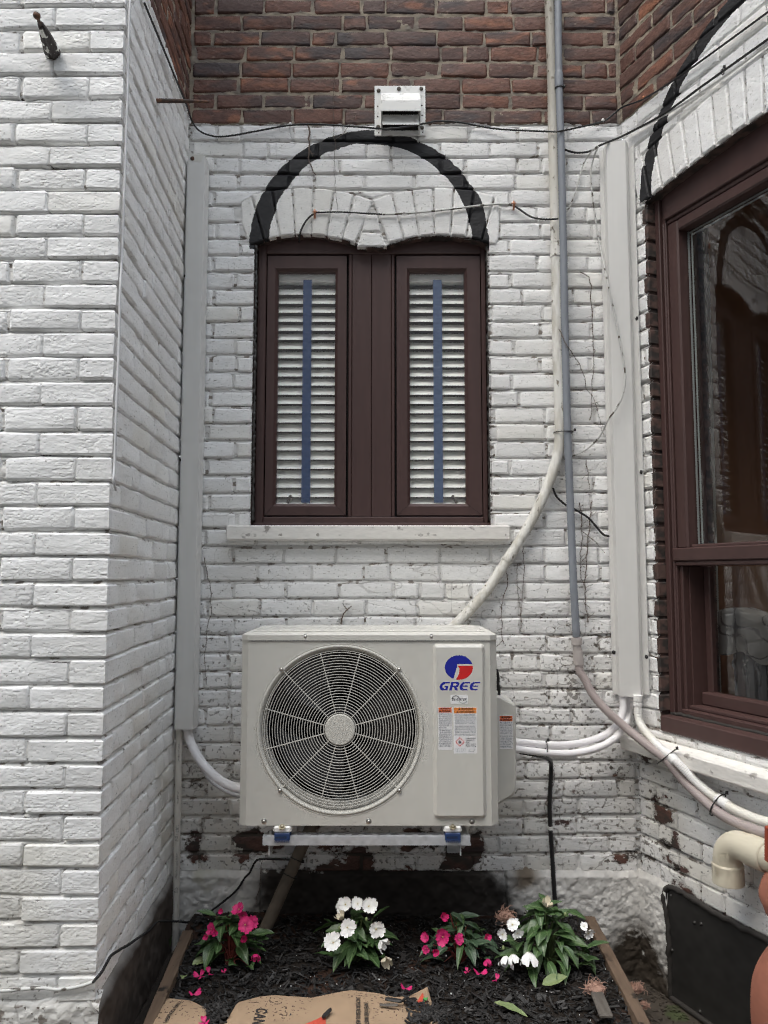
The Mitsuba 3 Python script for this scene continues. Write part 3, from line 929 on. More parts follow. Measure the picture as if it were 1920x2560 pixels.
# upper part and core
core = Polygon([(-1.9, -0.905), (XE - 0.03, -0.905), (LA[0] - 0.03, 0.0), (-1.9, 0.0)])
m = prism(core, 3.4)
m.vertices[:, 2] += 3.2
add('upper_wall', m, 'm_mortar', pier)
m = prism(affinity.translate(core, -0.01, 0.012), 3.5)
m.vertices[:, 2] -= 0.3
add('core', m, 'm_reveal', pier)
add('left_wing', cbox(-3.4, -1.365, -0.915, -0.5, -0.3, 6.4, 0.003), 'm_mortar', pier)
# plinths
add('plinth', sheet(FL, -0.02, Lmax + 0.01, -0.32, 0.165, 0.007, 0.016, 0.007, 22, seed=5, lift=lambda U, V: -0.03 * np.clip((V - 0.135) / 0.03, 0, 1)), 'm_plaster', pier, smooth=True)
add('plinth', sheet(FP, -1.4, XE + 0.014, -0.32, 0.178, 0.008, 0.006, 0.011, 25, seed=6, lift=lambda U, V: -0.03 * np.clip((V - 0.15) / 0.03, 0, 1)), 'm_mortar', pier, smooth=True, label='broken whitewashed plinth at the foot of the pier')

# ------------------------------------------------------------------ right bay wall
bay = thing('brick_wall', 'angled brick bay wall on the right, white painted below with a large brown window', 'wall')
UO0, UO1, ZO0 = 0.132, 1.27, 0.70


def bay_soffit(u):
    return 2.735 + 0.035 * (1 - ((u - 0.70) / 0.57) ** 2)


us = np.linspace(UO0, UO1, 40)
bay_open = Polygon([(UO0, ZO0), (UO1, ZO0)] + [(u, bay_soffit(u)) for u in us[::-1]])
bay_arch = []
Rb = (0.57 ** 2 + 0.035 ** 2) / (2 * 0.035)
ccz = 2.77 - Rb
na = 17
for k in range(na + 1):
    uc = 0.100 + (k + 0.5) * (1.2 / (na + 1))
    th = (uc - 0.70) / 0.57 * 0.20
    w = 0.0285
    d = np.array([math.sin(th), math.cos(th)])
    s_ = np.array([d[1], -d[0]])
    base = np.array([uc, bay_soffit(uc) + 0.003])
    P = Polygon([base - s_ * w, base + s_ * w, base + d * 0.190 + s_ * (w + 0.003), base + d * 0.190 - s_ * (w + 0.003)])
    bay_arch.append(P)
bay_hole = shapely.union_all([bay_open.buffer(0.002, join_style=2)] + [p.buffer(0.006) for p in bay_arch] + [sbox(-0.01, 0.612, 1.5, 0.668)])
items = lay(FR, 0.002, 1.45, 0.16, 3.80, 0.0, 0.016, 31, hole=bay_hole, shift=0.004)
put_bricks(bay, items, lambda c: c[0] < 0.72)
rngb = np.random.RandomState(8)
for P in bay_arch:
    m = brick_poly(P, 0.003 + rngb.uniform(-.002, .003), 0.03, rngb)
    if m is not None:
        add('arch_brick', FR.mesh(m), 'm_brick', bay, uv=np.tile(rngb.rand(2), (len(m.vertices), 1)))
add('mortar', sheet(FR, 0.0, 1.46, 0.13, 3.86, 0.0095, -0.0080, 0.0045, 34, hole=bay_open, seed=15, lift=bed_joint(0.004), step_v=0.0036), 'm_mortar', bay, smooth=True)
add('upper_wall', FR.mesh(cbox(-0.01, 1.46, 3.86, 6.2, -0.3, -0.004, 0.002)), 'm_mortar', bay)
# ragged bare bricks in the window reveal
for k in range(28):
    z0 = 0.765 + k * PITCH_Z
    b = rngb.uniform(-0.004, 0.006)
    m = cbox(UO0 - 0.02, UO0 + 0.006 + b * 0.5, z0 + 0.007 + rngb.uniform(-.003, .003), z0 + PITCH_Z - 0.005, -0.13, -0.0045, 0.004)
    m.vertices += rngb.uniform(-0.0018, 0.0018, m.vertices.shape)
    add('reveal_brick', FR.mesh(m), 'm_reveal', bay)
rv, rf = [], []
outl = np.array(bay_open.exterior.coords)
for x, z in outl:
    rv += [(x, z, -0.004), (x, z, -0.30)]
for i in range(len(outl) - 1):
    rf += [(2 * i, 2 * i + 1, 2 * i + 3), (2 * i, 2 * i + 3, 2 * i + 2)]
add('reveal', FR.mesh(tm(rv, rf)), 'm_reveal', bay)
add('foundation', sheet(FR, -0.01, 0.158, -0.32, 0.17, 0.005, 0.016, 0.007, 40, seed=4, lift=lambda U, V: -0.03 * np.clip((V - 0.14) / 0.03, 0, 1)), 'm_plaster', bay, smooth=True)
add('footing', FR.mesh(cbox(0.15, 1.46, -0.32, 0.16, -0.3, -0.006, 0.003)), 'm_reveal', bay)
sl = sheet(FR, 0.0, 1.4, 0.0, 0.12, 0.006, 0, 0.0)
add('sill', FR.mesh(cbox(-0.006, 1.42, 0.610, 0.664, -0.06, 0.075, 0.006)), 'm_stone', bay)

bwin = key('window', bay)
labels[bwin] = {'label': 'large brown framed window with a fixed upper pane and a lower sliding pane'}
add('frame', FR.mesh(cat(bar(0.138, 0.163, 0.757, 2.78, -0.22, -0.043), bar(0.163, 0.181, 0.757, 2.78, -0.22, -0.058), bar(1.235, 1.265, 0.757, 2.78, -0.22, -0.043),
                         bar(0.181, 1.235, 2.648, 2.78, -0.22, -0.050), bar(0.181, 1.235, 2.632, 2.648, -0.22, -0.062))), 'm_frame', bwin, smooth=30)
add('frame', FR.mesh(cat(bar(0.166, 0.176, 0.76, 2.64, -0.1, -0.052, 0.004))), 'm_frame', bwin, smooth=30)
add('upper_sash', FR.mesh(cat(bar(0.183, 0.238, 1.372, 2.630, -0.13, -0.062, 0.006), bar(1.18, 1.233, 1.372, 2.630, -0.13, -0.062), bar(0.238, 1.18, 2.585, 2.630, -0.13, -0.062, 0.006),
                              bar(0.238, 1.18, 1.372, 1.386, -0.13, -0.075, 0.004))), 'm_frame', bwin, smooth=30)
add('transom', FR.mesh(cat(bar(0.170, 1.24, 1.325, 1.374, -0.15, -0.048, 0.004), bar(0.175, 1.24, 1.308, 1.325, -0.15, -0.056, 0.003))), 'm_frame', bwin, smooth=30)
for a, b, c in ((0.240, 0.2475, -0.108), (0.249, 0.255, -0.116)):
    add('glazing_spacer', FR.mesh(cat(bar(a, b, 1.386, 2.585, c - 0.006, c, 0.001), bar(b, 1.178, 2.585 - (b - 0.2385), 2.591 - (b - 0.2385), c - 0.006, c, 0.001))), 'm_spacer', bwin)


def quad(fr, u0, u1, v0, v1, n):
    m = tm([(u0, v0, n), (u1, v0, n), (u1, v1, n), (u0, v1, n)], [(0, 1, 2), (0, 2, 3)])
    return fr.mesh(m)


add('upper_pane', quad(FR, 0.236, 1.182, 1.384, 2.588, -0.100), 'm_glass', bwin)
add('lower_frame', FR.mesh(cat(bar(0.181, 0.196, 0.775, 1.308, -0.2, -0.072), bar(0.196, 0.202, 0.78, 1.306, -0.2, -0.100, 0.001), bar(0.181, 1.235, 0.757, 0.782, -0.2, -0.060), bar(0.181, 1.235, 0.782, 0.795, -0.2, -0.085))), 'm_frame', bwin, smooth=30)
add('lower_sash', FR.mesh(cat(bar(0.203, 0.232, 0.795, 1.306, -0.19, -0.165, 0.003), bar(0.203, 1.2, 0.795, 0.842, -0.19, -0.135, 0.005))), 'm_frame', bwin, smooth=30)
add('lower_pane', quad(FR, 0.230, 1.2, 0.84, 1.306, -0.172), 'm_glass', bwin)
add('sill_board', FR.mesh(cat(cbox(0.140, 1.28, 0.700, 0.757, -0.22, 0.004, 0.004))), 'm_frame', bwin, smooth=30)
cl = spline([(0.145, 0.760, -0.045), (0.20, 0.762, -0.05), (0.30, 0.759, -0.055), (0.7, 0.759, -0.058), (1.2, 0.759, -0.058)], 12)
cl = cl + rngb.uniform(-0.0015, 0.0015, cl.shape)
add('caulk', FR.mesh(tube(cl, 0.006 + 0.002 * rngb.rand(len(cl)), 8)), 'm_caulk', bwin, smooth=True)

# the dim room behind it
rm = []
u0, u1, z0, z1, n0, n1 = -0.05, 2.6, 0.3, 3.1, -0.24, -2.4
c = [(u, z, n) for u in (u0, u1) for z in (z0, z1) for n in (n0, n1)]
fq = [(0, 1, 3, 2), (4, 6, 7, 5), (0, 4, 5, 1), (2, 3, 7, 6), (1, 5, 7, 3)]
ff = []
for q in fq:
    ff += [(q[0], q[1], q[2]), (q[0], q[2], q[3])]
add('interior_room', FR.mesh(tm(c, ff)), 'm_room', kind='structure', label='dim wood panelled room behind the large window', cat='room')
# curtain
cu = []
nn = 46
for i in range(nn):
    a = i / (nn - 1)
    u = 0.01 + 0.085 * a
    n = -0.33 + 0.022 * math.sin(a * 34) + 0.008 * math.sin(a * 11)
    cu += [(u, 0.8, n), (u + 0.02, 2.72, n)]
cf = []
for i in range(nn - 1):
    cf += [(2 * i, 2 * i + 2, 2 * i + 3), (2 * i, 2 * i + 3, 2 * i + 1)]
add('curtain', FR.mesh(tm(cu, cf)), 'm_curtain', smooth=True, label='grey green curtain hanging inside the large window', cat='curtain')
rad = thing('radiator', 'white ribbed radiator inside the lower sash under a patterned cloth', 'radiator')
for i in range(12):
    uu = 0.135 + i * 0.055
    m = cbox(uu, uu + 0.040, 0.66, 1.10, -0.42, -0.36, 0.012)
    mm = tube(spline([(uu + 0.02, 0.86, -0.356), (uu + 0.028, 0.90, -0.354), (uu + 0.012, 0.93, -0.354), (uu + 0.028, 0.96, -0.354), (uu + 0.02, 1.0, -0.356)], 6), 0.005, 6)
    add('rib', FR.mesh(cat(m, mm)), 'm_radiator', rad, smooth=30)
cv, cf2 = [], []
nu_, nv_ = 30, 14
for i in range(nu_):
    for j in range(nv_):
        u = 0.085 + 0.72 * i / (nu_ - 1)
        t = j / (nv_ - 1)
        drop = 0.17 + 0.015 * math.sin(i * 0.9)
        if t < 0.35:
            n, v = -0.45 + t / 0.35 * 0.105, 1.135 + 0.012 * math.sin(i * 0.6)
        else:
            n, v = -0.345 + 0.008 * math.sin(i * 1.3) * (t - 0.3), 1.135 + 0.012 * math.sin(i * 0.6) - (t - 0.35) / 0.65 * drop
        cv.append((u, v, n))
for i in range(nu_ - 1):
    for j in range(nv_ - 1):
        a = i * nv_ + j
        cf2 += [(a, a + nv_, a + nv_ + 1), (a, a + nv_ + 1, a + 1)]
add('patterned_cloth', FR.mesh(tm(cv, cf2)), 'm_lace', smooth=True, label='pale cloth with dark scroll pattern draped over the radiator', cat='cloth')

# ------------------------------------------------------------------ exhaust vent
vent = thing('exhaust_vent', 'white square exhaust vent hood on the brick above the black arch', 'vent')
vo = sbox(-0.039, 3.079, 0.171, 3.294)
vm = prism(vo.difference(sbox(-0.002, 3.10, 0.137, 3.245)), 0.006)
vm.vertices[:, 2] += 0.004
add('flange', FB.mesh(vm), 'm_vent', vent)
hp = [(0.0, 3.262), (0.010, 3.262), (0.095, 3.178), (0.100, 3.172), (0.100, 3.128), (0.097, 3.128), (0.097, 3.171), (0.008, 3.257), (0.0, 3.257)]
hpoly = Polygon(hp)
m = prism(hpoly, 0.158)
m = tm(np.c_[-0.010 + m.vertices[:, 2], m.vertices[:, 1], m.vertices[:, 0]], m.faces[:, ::-1])
side = Polygon([(0.006, 3.262), (0.010, 3.262), (0.098, 3.176), (0.098, 3.127), (0.022, 3.082), (0.006, 3.082)])
sd = []
for x in (-0.012, 0.146):
    s = prism(side, 0.002)
    sd.append(tm(np.c_[x + s.vertices[:, 2], s.vertices[:, 1], s.vertices[:, 0]], s.faces[:, ::-1]))
add('hood', FB.mesh(cat(m, *sd)), 'm_vent', vent)
fl = hull([(-0.006, 3.142, 0.050), (0.142, 3.142, 0.050), (-0.006, 3.084, 0.076), (0.142, 3.084, 0.076), (-0.006, 3.142, 0.052), (0.142, 3.142, 0.052), (-0.006, 3.084, 0.078), (0.142, 3.084, 0.078)])
add('flap', FB.mesh(fl), 'm_vent', vent)
add('duct_throat', FB.mesh(cbox(-0.006, 0.140, 3.10, 3.25, 0.003, 0.012, 0.001)), 'm_black_gap', vent)
for x, z in ((-0.022, 3.272), (0.062, 3.280), (0.154, 3.280), (-0.024, 3.115), (0.156, 3.112)):
    b = trimesh.creation.icosphere(1, 0.0085)
    b.vertices *= (1, 1, 0.7)
    add('bolt', FB.mesh(b.apply_translation([x, z, 0.012])), 'm_chip_grey', vent, smooth=True)
for x, z in ((-0.026, 3.205), (-0.026, 3.160), (0.156, 3.208), (0.157, 3.166), (-0.022, 3.090), (0.160, 3.092)):
    add('rivet_hole', FB.mesh(lathe([(0.0, 0.0012), (0.003, 0.001), (0.0032, 0)], 8).apply_translation([x, z, 0.0102])), 'm_black', vent)

# ------------------------------------------------------------------ line set covers (metal channels)
def channel(plan, z0, z1, t=0.0015):
    """open plan polyline as thin folded sheet metal from z0 to z1"""
    ln = LineString(plan).buffer(t, cap_style=2, join_style=2)
    m = prism(ln, z1 - z0)
    m.vertices[:, 2] += z0
    return m


def screw(o, n, r=0.006):
    return cat(place(lathe([(0, 0.004), (r * 0.7, 0.0035), (r, 0.001), (r, 0)], 8), o, n), place(lathe([(0, 0.0015), (r * 1.5, 0.001), (r * 1.5, 0)], 8), o, n))


lc = thing('pipe_cover', 'tall grey white metal pipe cover in the left inner corner', 'pipe cover', 'metal pipe covers on the wall')
add('channel', channel([(-0.786, -0.020), (-0.786, -0.0785), (-0.781, -0.080), (-0.7225, -0.080), (-0.7205, -0.0785), (-0.7205, -0.050), (-0.7185, -0.048), (-0.7185, -0.010)], 0.694, 2.950), 'm_duct', lc)
add('flange', channel([(-0.7935, -0.030), (-0.7935, -0.062), (-0.789, -0.063)], 0.690, 2.94), 'm_duct', lc)
add('end_cap', cat(cbox(-0.788, -0.719, -0.079, -0.01, 2.9505, 2.954, 0.001), hull([(-0.780, -0.0825, 2.954), (-0.722, -0.0825, 2.954), (-0.768, -0.0825, 2.925), (-0.732, -0.0825, 2.925), (-0.780, -0.0818, 2.954), (-0.722, -0.0818, 2.954), (-0.768, -0.0818, 2.925), (-0.732, -0.0818, 2.925)])), 'm_duct_dirty', lc)
add('end_cap', cbox(-0.784, -0.723, -0.078, -0.012, 0.697, 0.700, 0.001), 'm_black_gap', lc)
add('screw', screw((-0.768, -0.083, 2.938), (0, -1, 0), 0.006), 'm_rust', lc)
for z in (2.46, 1.72):
    add('screw', screw((-0.7905, -0.0645, z), (0, -1, 0), 0.0045), 'm_black', lc)

rc = thing('pipe_cover', 'folded white metal pipe cover across the right inner corner', 'pipe cover', 'metal pipe covers on the wall')
q = COR + RD * 0.060 + RN * 0.012
q2 = COR + RD * 0.094 + RN * 0.010
add('channel', channel([(0.884, -0.012), (0.9005, -0.0135), (0.8965, -0.066), (0.8985, -0.068), (0.9655, -0.0885), (0.968, -0.0875), tuple(q)], 0.815, 3.012), 'm_duct', rc)
add('flange', channel([tuple(q + RD * 0.001), tuple(q2)], 0.823, 2.990), 'm_duct', rc)
add('end_cap', (lambda m: m)(prism(Polygon([(0.902, -0.016), (0.899, -0.066), (0.965, -0.086), tuple(q)]).buffer(-0.001), 0.003).apply_translation([0, 0, 0.818])), 'm_black_gap', rc)
add('end_cap', prism(Polygon([(0.902, -0.016), (0.899, -0.066), (0.965, -0.086), tuple(q)]).buffer(-0.001), 0.003).apply_translation([0, 0, 3.004]), 'm_duct', rc)
for z in (2.28, 1.67, 0.965):
    p_ = COR + RD * 0.086 + RN * 0.0125
    add('screw', screw((*p_, z), (*RN, 0), 0.0055), 'm_black', rc)
add('screw', screw((0.8915, -0.0155, 0.975), (0, -1, 0), 0.005), 'm_black', rc)

# ------------------------------------------------------------------ rigid conduits
PIPE = [(0.687,-0.036,3.722),(0.686,-0.034,3.653),(0.690,-0.034,3.348),(0.690,-0.034,3.050),(0.691,-0.034,2.852),(0.693,-0.034,2.609),(0.691,-0.034,2.199),(0.694,-0.034,2.004),(0.694,-0.034,1.869),(0.689,-0.034,1.770),(0.664,-0.034,1.678),(0.629,-0.034,1.589),(0.584,-0.034,1.498),(0.529,-0.034,1.407),(0.482,-0.034,1.335),(0.409,-0.034,1.227),(0.341,-0.034,1.146),(0.272,-0.034,1.077),(0.215,-0.050,1.010)]
oc = thing('conduit_pipe', 'old pale peeling conduit pipe that bends down behind the unit', 'pipe')
pp = spline(PIPE, 8)
add('pipe', tube(pp, 0.0195, 16), 'm_old_pipe', oc, smooth=True)
for a, b in (([(0.693,-0.034,2.612)], [(0.692,-0.034,2.554)]), ([(0.499,-0.034,1.360)], [(0.477,-0.034,1.329)])):
    d = np.array(b[0]) - np.array(a[0])
    add('coupling', cat(tube([a[0], b[0]], 0.0212, 16), tube([np.array(a[0]) - d * 0.05, np.array(a[0]) + d * 0.08], 0.0228, 16), tube([np.array(b[0]) - d * 0.08, np.array(b[0]) + d * 0.05], 0.0228, 16)), 'm_old_pipe', oc, smooth=30)
add('strap', tube([(0.6926,-0.034,2.1828), (0.6931,-0.034,2.1665)], 0.0208, 16), 'm_old_pipe', oc, smooth=30)
add('strap', tube([(0.3504,-0.034,1.1587), (0.3378,-0.035,1.1449)], 0.0212, 16), 'm_old_pipe', oc, smooth=30)

GP = [(0.719,-0.052,3.709),(0.718,-0.052,3.639),(0.715,-0.052,3.306),(0.718,-0.052,3.039),(0.719,-0.052,2.747),(0.719,-0.052,2.193),(0.721,-0.052,1.818),(0.726,-0.052,1.542),(0.731,-0.052,1.272),(0.739,-0.052,1.037)]
gc = thing('conduit_pipe', 'straight grey conduit pipe running down beside the peeling one', 'pipe')
add('pipe', tube(spline(GP, 6), 0.0148, 14), 'm_grey_pipe', gc, smooth=True)
add('bell_joint', tube([(0.7147,-0.052,3.3252), (0.7148,-0.052,3.3148), (0.715,-0.052,3.2648), (0.715,-0.052,3.2562)], [0.015, 0.0178, 0.0178, 0.015], 14), 'm_grey_pipe', gc, smooth=30)
cpl = spline([(0.7387,-0.052,1.0343), (0.741,-0.052,0.9979), (0.7449,-0.052,0.9646), (0.7457,-0.052,0.9343)], 4)
add('hose_coupling', cat(tube([(0.7387,-0.052,1.0343), (0.7396,-0.052,1.007)], 0.0205, 14), tube([(0.7396,-0.052,1.007), (0.7422,-0.052,0.9842)], 0.0165, 14), tube([(0.7422,-0.052,0.9842), (0.7457,-0.052,0.9313)], 0.019, 14)), 'm_fitting', gc, smooth=30)

hose = spline([(0.7457,-0.052,0.9343), (0.7489,-0.055,0.9045), (0.7668,-0.06,0.875), (0.789,-0.075,0.8248), (0.8319,-0.1,0.7697), (0.897,-0.135,0.7089), (0.9458,-0.2371,0.6634), (0.9772,-0.2962,0.637), (1.0281,-0.3341,0.5684), (1.0687,-0.4212,0.5206), (1.0942,-0.4978,0.5006), (1.1252,-0.5877,0.4972), (1.1502,-0.6629,0.504), (1.1856,-0.7641,0.5316)], 8)
add('flexible_hose', corrugated(hose, 0.0155, 0.0008, 0.006, 14), 'm_mauve_hose', smooth=True, label='mauve grey corrugated hose crossing in front of the white hoses', cat='hose')
wh = thing('flexible_hose', 'white corrugated hose running from the right cover along the bay wall', 'hose')
WH = spline([(0.9531,-0.0952,0.8146), (0.9527,-0.0941,0.7878), (0.9529,-0.1027,0.7363), (0.9578,-0.1469,0.7041), (0.9715,-0.2608,0.6686), (1.001,-0.3285,0.6378), (1.055,-0.366,0.5768), (1.0958,-0.4482,0.5399), (1.1311,-0.549,0.5261), (1.1632,-0.6392,0.5289), (1.1984,-0.7423,0.5512)], 8)
k1 = len(WH) * 3 // 20
add('hose', corrugated(WH, 0.0145, 0.0012, 0.007, 14), 'm_white_hose', wh, smooth=True)
add('fitting', cat(tube([(0.9533,-0.0955,0.8235), (0.9529,-0.0947,0.8027)], 0.0165, 14), tube([(0.9529,-0.0945,0.7968), (0.9527,-0.094,0.7849)], 0.0175, 14)), 'm_white_hose', wh, smooth=30)
for a, b in (([(0.982,-0.288,0.658)], [(1.002,-0.329,0.637)]), ([(1.092,-0.440,0.544)], [(1.109,-0.484,0.534)])):
    add('smooth_cuff', tube([a[0], b[0]], 0.0172, 14), 'm_white_plastic', wh, smooth=30)


def tie(c, axis, ru, rv, side, r=0.0022):
    """a cable tie: an oval loop round the axis; side is the long direction of the oval"""
    axis = np.asarray(axis, float) / np.linalg.norm(axis)
    side = np.asarray(side, float)
    side = side - axis * (side @ axis)
    side /= np.linalg.norm(side)
    o = np.cross(axis, side)
    a = np.linspace(0, 2 * np.pi, 29)
    pts = np.asarray(c) + ru * np.cos(a)[:, None] * side + rv * np.sin(a)[:, None] * o
    m = tube(pts, r, 6)
    h = np.asarray(c) + side * ru * 1.02 - o * 0.0 + np.array([0.004, -0.006, 0.006])
    return cat(m, hull(h + np.array([(x, y, z) for x in (-.004, .004) for y in (-.003, .003) for z in (-.005, .005)])))


ca, cb = np.array((0.991,-0.309,0.6521)), np.array((0.9715,-0.282,0.6432))
add('cable_tie', tie((ca + cb) / 2 - np.array([0, 0, .004]), hose[60] - hose[56], 0.041, 0.021, ca - cb + np.array([0.02, 0, 0.02])), 'm_black', smooth=True, label='black cable tie round both hoses just under the stone sill corner', cat='cable tie', group='cable ties on the hoses')
ca = np.array((1.0989,-0.4559,0.5383)); cb = np.array((1.0781,-0.4446,0.5147))
add('cable_tie', tie((ca + cb) / 2, np.array((1.1054,-0.4855,0.5143)) - np.array((1.0746,-0.4092,0.5429)), 0.041, 0.021, ca - cb), 'm_black', smooth=True, label='black cable tie round both hoses nearer the pot', cat='cable tie', group='cable ties on the hoses')
add('cable_tie', tie((np.array((0.6923,-0.034,1.837)) + np.array((0.7211,-0.052,1.832))) / 2, (0, 0, 1), 0.038, 0.024, (1, -0.4, 0), 0.002), 'm_black', smooth=True, label='black cable tie holding the grey conduit to the peeling pipe', cat='cable tie')
add('cable_tie', tie((np.array((0.7148,-0.052,3.2545))), (0, 0, 1), 0.0165, 0.0165, (1, 0, 0), 0.0022), 'm_black', smooth=True, label='black band round the grey conduit high on the brown brick', cat='cable tie')

# ------------------------------------------------------------------ insulated lines
for nm, P_, lab in (('a', [(0.9483,-0.0165,0.8114), (0.9432,-0.0173,0.7478), (0.8945,-0.09,0.6957), (0.8441,-0.11,0.6574), (0.7668,-0.14,0.6335), (0.674,-0.17,0.6259), (0.5855,-0.19,0.6333), (0.4667,-0.21,0.6519), (0.4007,-0.22,0.6597)], 'lower of the two white wrapped lines entering the unit on the right'),
                    ('b', [(0.9117,-0.05,0.8165), (0.907,-0.055,0.7544), (0.8768,-0.07,0.7066), (0.8249,-0.09,0.6751), (0.7461,-0.12,0.6566), (0.6618,-0.15,0.6529), (0.5902,-0.17,0.6587), (0.4687,-0.2,0.6736), (0.4024,-0.21,0.6786)], 'upper of the two white wrapped lines entering the unit on the right')):
    q = spline(P_, 8)
    add('insulated_line', corrugated(q, 0.0128, 0.0003, 0.012, 12), 'm_wrap', smooth=True, label=lab, cat='pipe', group='white wrapped lines at the unit')
add('cable_tie', tie(np.array((0.5882,-0.185,0.6463)), (1, 0, 0), 0.0275, 0.0165, (0, -0.2, 1), 0.002), 'm_black', smooth=True, label='black cable tie round the white lines to the right of the unit', cat='cable tie')
add('insulated_line', corrugated(spline([(-0.7532,-0.045,0.7003), (-0.7461,-0.047,0.6783), (-0.7326,-0.055,0.6413), (-0.6936,-0.08,0.5864), (-0.6402,-0.12,0.5466), (-0.577,-0.18,0.525), (-0.5092,-0.24,0.5202), (-0.432,-0.28,0.5202)], 8), 0.0165, 0.0004, 0.012, 12), 'm_wrap', smooth=True, label='white wrapped line curving from the left cover to the unit', cat='pipe')
add('insulated_line', tube(spline([(-0.7201,-0.02,0.5753), (-0.6674,-0.03,0.5032), (-0.6046,-0.05,0.4642), (-0.5383,-0.08,0.4534), (-0.4455,-0.1,0.4561)], 8), 0.009, 10), 'm_cable_white', smooth=True, label='thin grey line close under the thick white one at left', cat='pipe')

pv = thing('drain_pipe', 'thin white plastic drain pipe standing below the left pipe cover', 'pipe')
PV0, PV1 = np.array((-0.7803,-0.045,0.7227)), np.array((-0.7711,-0.07,-0.1404))
add('pipe', tube([PV0, PV1], 0.0125, 16), 'm_pvc', pv, smooth=True)
prt = []
dd = (PV1 - PV0) / np.linalg.norm(PV1 - PV0)
for a, s, t_ in ((0.10, 0.006, 'PVC 1/2 SCH 40'), (0.30, 0.006, 'PR 600 PSI'), (0.44, 0.011, 'NSF-pw'), (0.56, 0.006, 'ASTM D1785 POTABLE'), (0.70, 0.010, 'GS')):
    m = meshkit.text_mesh(t_, s, 0.0004)
    c = m.vertices.copy()
    ang = (c[:, 1] - s / 2) / 0.0125 + 0.25
    P_ = PV0 + dd * np.linalg.norm(PV1 - PV0) * a + c[:, :1] * dd
    rr = 0.0126 + c[:, 2]
    P_ = P_ + np.stack([np.sin(ang) * rr, -np.cos(ang) * rr, 0 * rr], 1)
    prt.append(tm(P_, m.faces))
add('printed_lettering', cat(*prt), 'm_print', pv)

mud = thing('drain_pipe', 'muddy grey drain pipe slanting into the mulch under the unit', 'pipe')
D0, D1 = np.array((-0.2922,-0.06,0.2918)), np.array((-0.4007,-0.14,0.0606))
add('pipe', tube([D0 + (D0 - D1) * 0.6, D0, D1, D1 + (D1 - D0) * 0.25], 0.0225, 16), 'm_mud_pipe', mud, smooth=True)
for t_ in (0.30, 0.52):
    c = D0 + (D1 - D0) * t_
    add('wire_band', tie(c, D1 - D0, 0.0235, 0.0235, (1, 0, 0), 0.0018), 'm_black', mud, smooth=True)

# ------------------------------------------------------------------ elbow drain on the bay wall
eb = thing('drain_elbow', 'cream plastic drain elbow turning down in front of the bay wall', 'pipe')
EC = np.array((1.0769,-0.5349,0.383))
ax = np.array([RD[0], RD[1], 0.0])
ce = EC + np.array([0, 0, 0.0])
R_, r_ = 0.060, 0.0435
arc = [ce + np.array([0, 0, -0.02])] + [ce + R_ * (1 - math.cos(a)) * ax + np.array([0, 0, R_ * math.sin(a)]) for a in np.linspace(0, math.pi / 2, 12)]
arc += [arc[-1] + ax * 0.03]
add('elbow', tube(arc, r_, 24, caps=False), 'm_cream_pvc', eb, smooth=True)
add('collar', place(lathe([(r_ - .006, -0.052), (r_ + .003, -0.052), (r_ + .004, -0.05), (r_ + .004, 0.004), (r_ + .001, 0.008), (r_ - .001, 0.010)], 28), ce + np.array([0, 0, -0.018])), 'm_cream_pvc', eb, smooth=30)
add('inside', place(lathe([(r_ - .006, -0.052), (r_ - .006, 0.0), (0, 0.001)], 24), ce + np.array([0, 0, -0.018])), 'm_black_gap', eb)
e2 = arc[-1]
add('collar', place(lathe([(r_ - .002, -0.004), (r_ + .003, -0.002), (r_ + .0035, 0.0), (r_ + .0035, 0.062), (r_, 0.065)], 28), e2, ax), 'm_cream_pvc', eb, smooth=30)
add('pipe', tube([e2 + ax * 0.05, e2 + ax * 1.2], r_ - .002, 24), 'm_cream_pvc', eb, smooth=True)
st = meshkit.text_mesh('PVC 1½', 0.008, 0.0006)
st = cat(st, prism(sbox(-0.004, -0.006, 0.038, 0.016).difference(sbox(-0.003, -0.005, 0.037, 0.015)), 0.0006))
nrm = (RN[0], RN[1], 0.35)
add('moulded_lettering', place(st, ce + ax * 0.012 + np.array([RN[0], RN[1], 0]) * (r_ + 0.0005) + np.array([0, 0, 0.016]), (RN[0], RN[1], 0.0), np.array([RD[0], RD[1], 0.35])), 'm_cream_pvc', eb)

# ------------------------------------------------------------------ black hatch panel on the bay wall
hp_ = thing('hatch_panel', 'black sheet panel sealed over an opening low on the bay wall', 'panel')
add('sheet_panel', FR.mesh(cbox(0.159, 1.3, -0.235, 0.150, 0.0, 0.012, 0.002)), 'm_tar', hp_)
sea = spline([(0.162, -0.226, 0.012), (0.160, 0.0, 0.014), (0.163, 0.150, 0.013), (0.4, 0.150, 0.014), (0.8, 0.149, 0.013), (1.3, 0.149, 0.012)], 14)
rs = np.random.RandomState(3)
sea += rs.uniform(-0.003, 0.003, sea.shape)
s2 = spline([(0.162, -0.226, 0.014), (0.3, -0.224, 0.016), (0.6, -0.224, 0.014), (1.3, -0.224, 0.014)], 14) + 0
add('sealant_bead', FR.mesh(cat(tube(sea, 0.0085 + 0.003 * rs.rand(len(sea)), 8), tube(s2, 0.010, 8))), 'm_caulk', hp_, smooth=True)
for u, z in ((0.178, 0.128), (0.288, 0.080), (0.318, 0.088), (0.176, -0.06), (0.30, -0.205), (0.62, 0.06)):
    add('screw', FR.mesh(lathe([(0, 0.006), (0.004, 0.005), (0.006, 0.001), (0.0065, 0)], 10).apply_translation([u, z, 0.012])), 'm_tar', hp_, smooth=True)

# ------------------------------------------------------------------ cables and wires
def cable(name, pts, r, mat, label, group=None, cat_='cable', sides=7, n=8):
    return add(name, tube(spline(pts, n), r, sides), mat, smooth=True, label=label, cat=cat_, group=group)


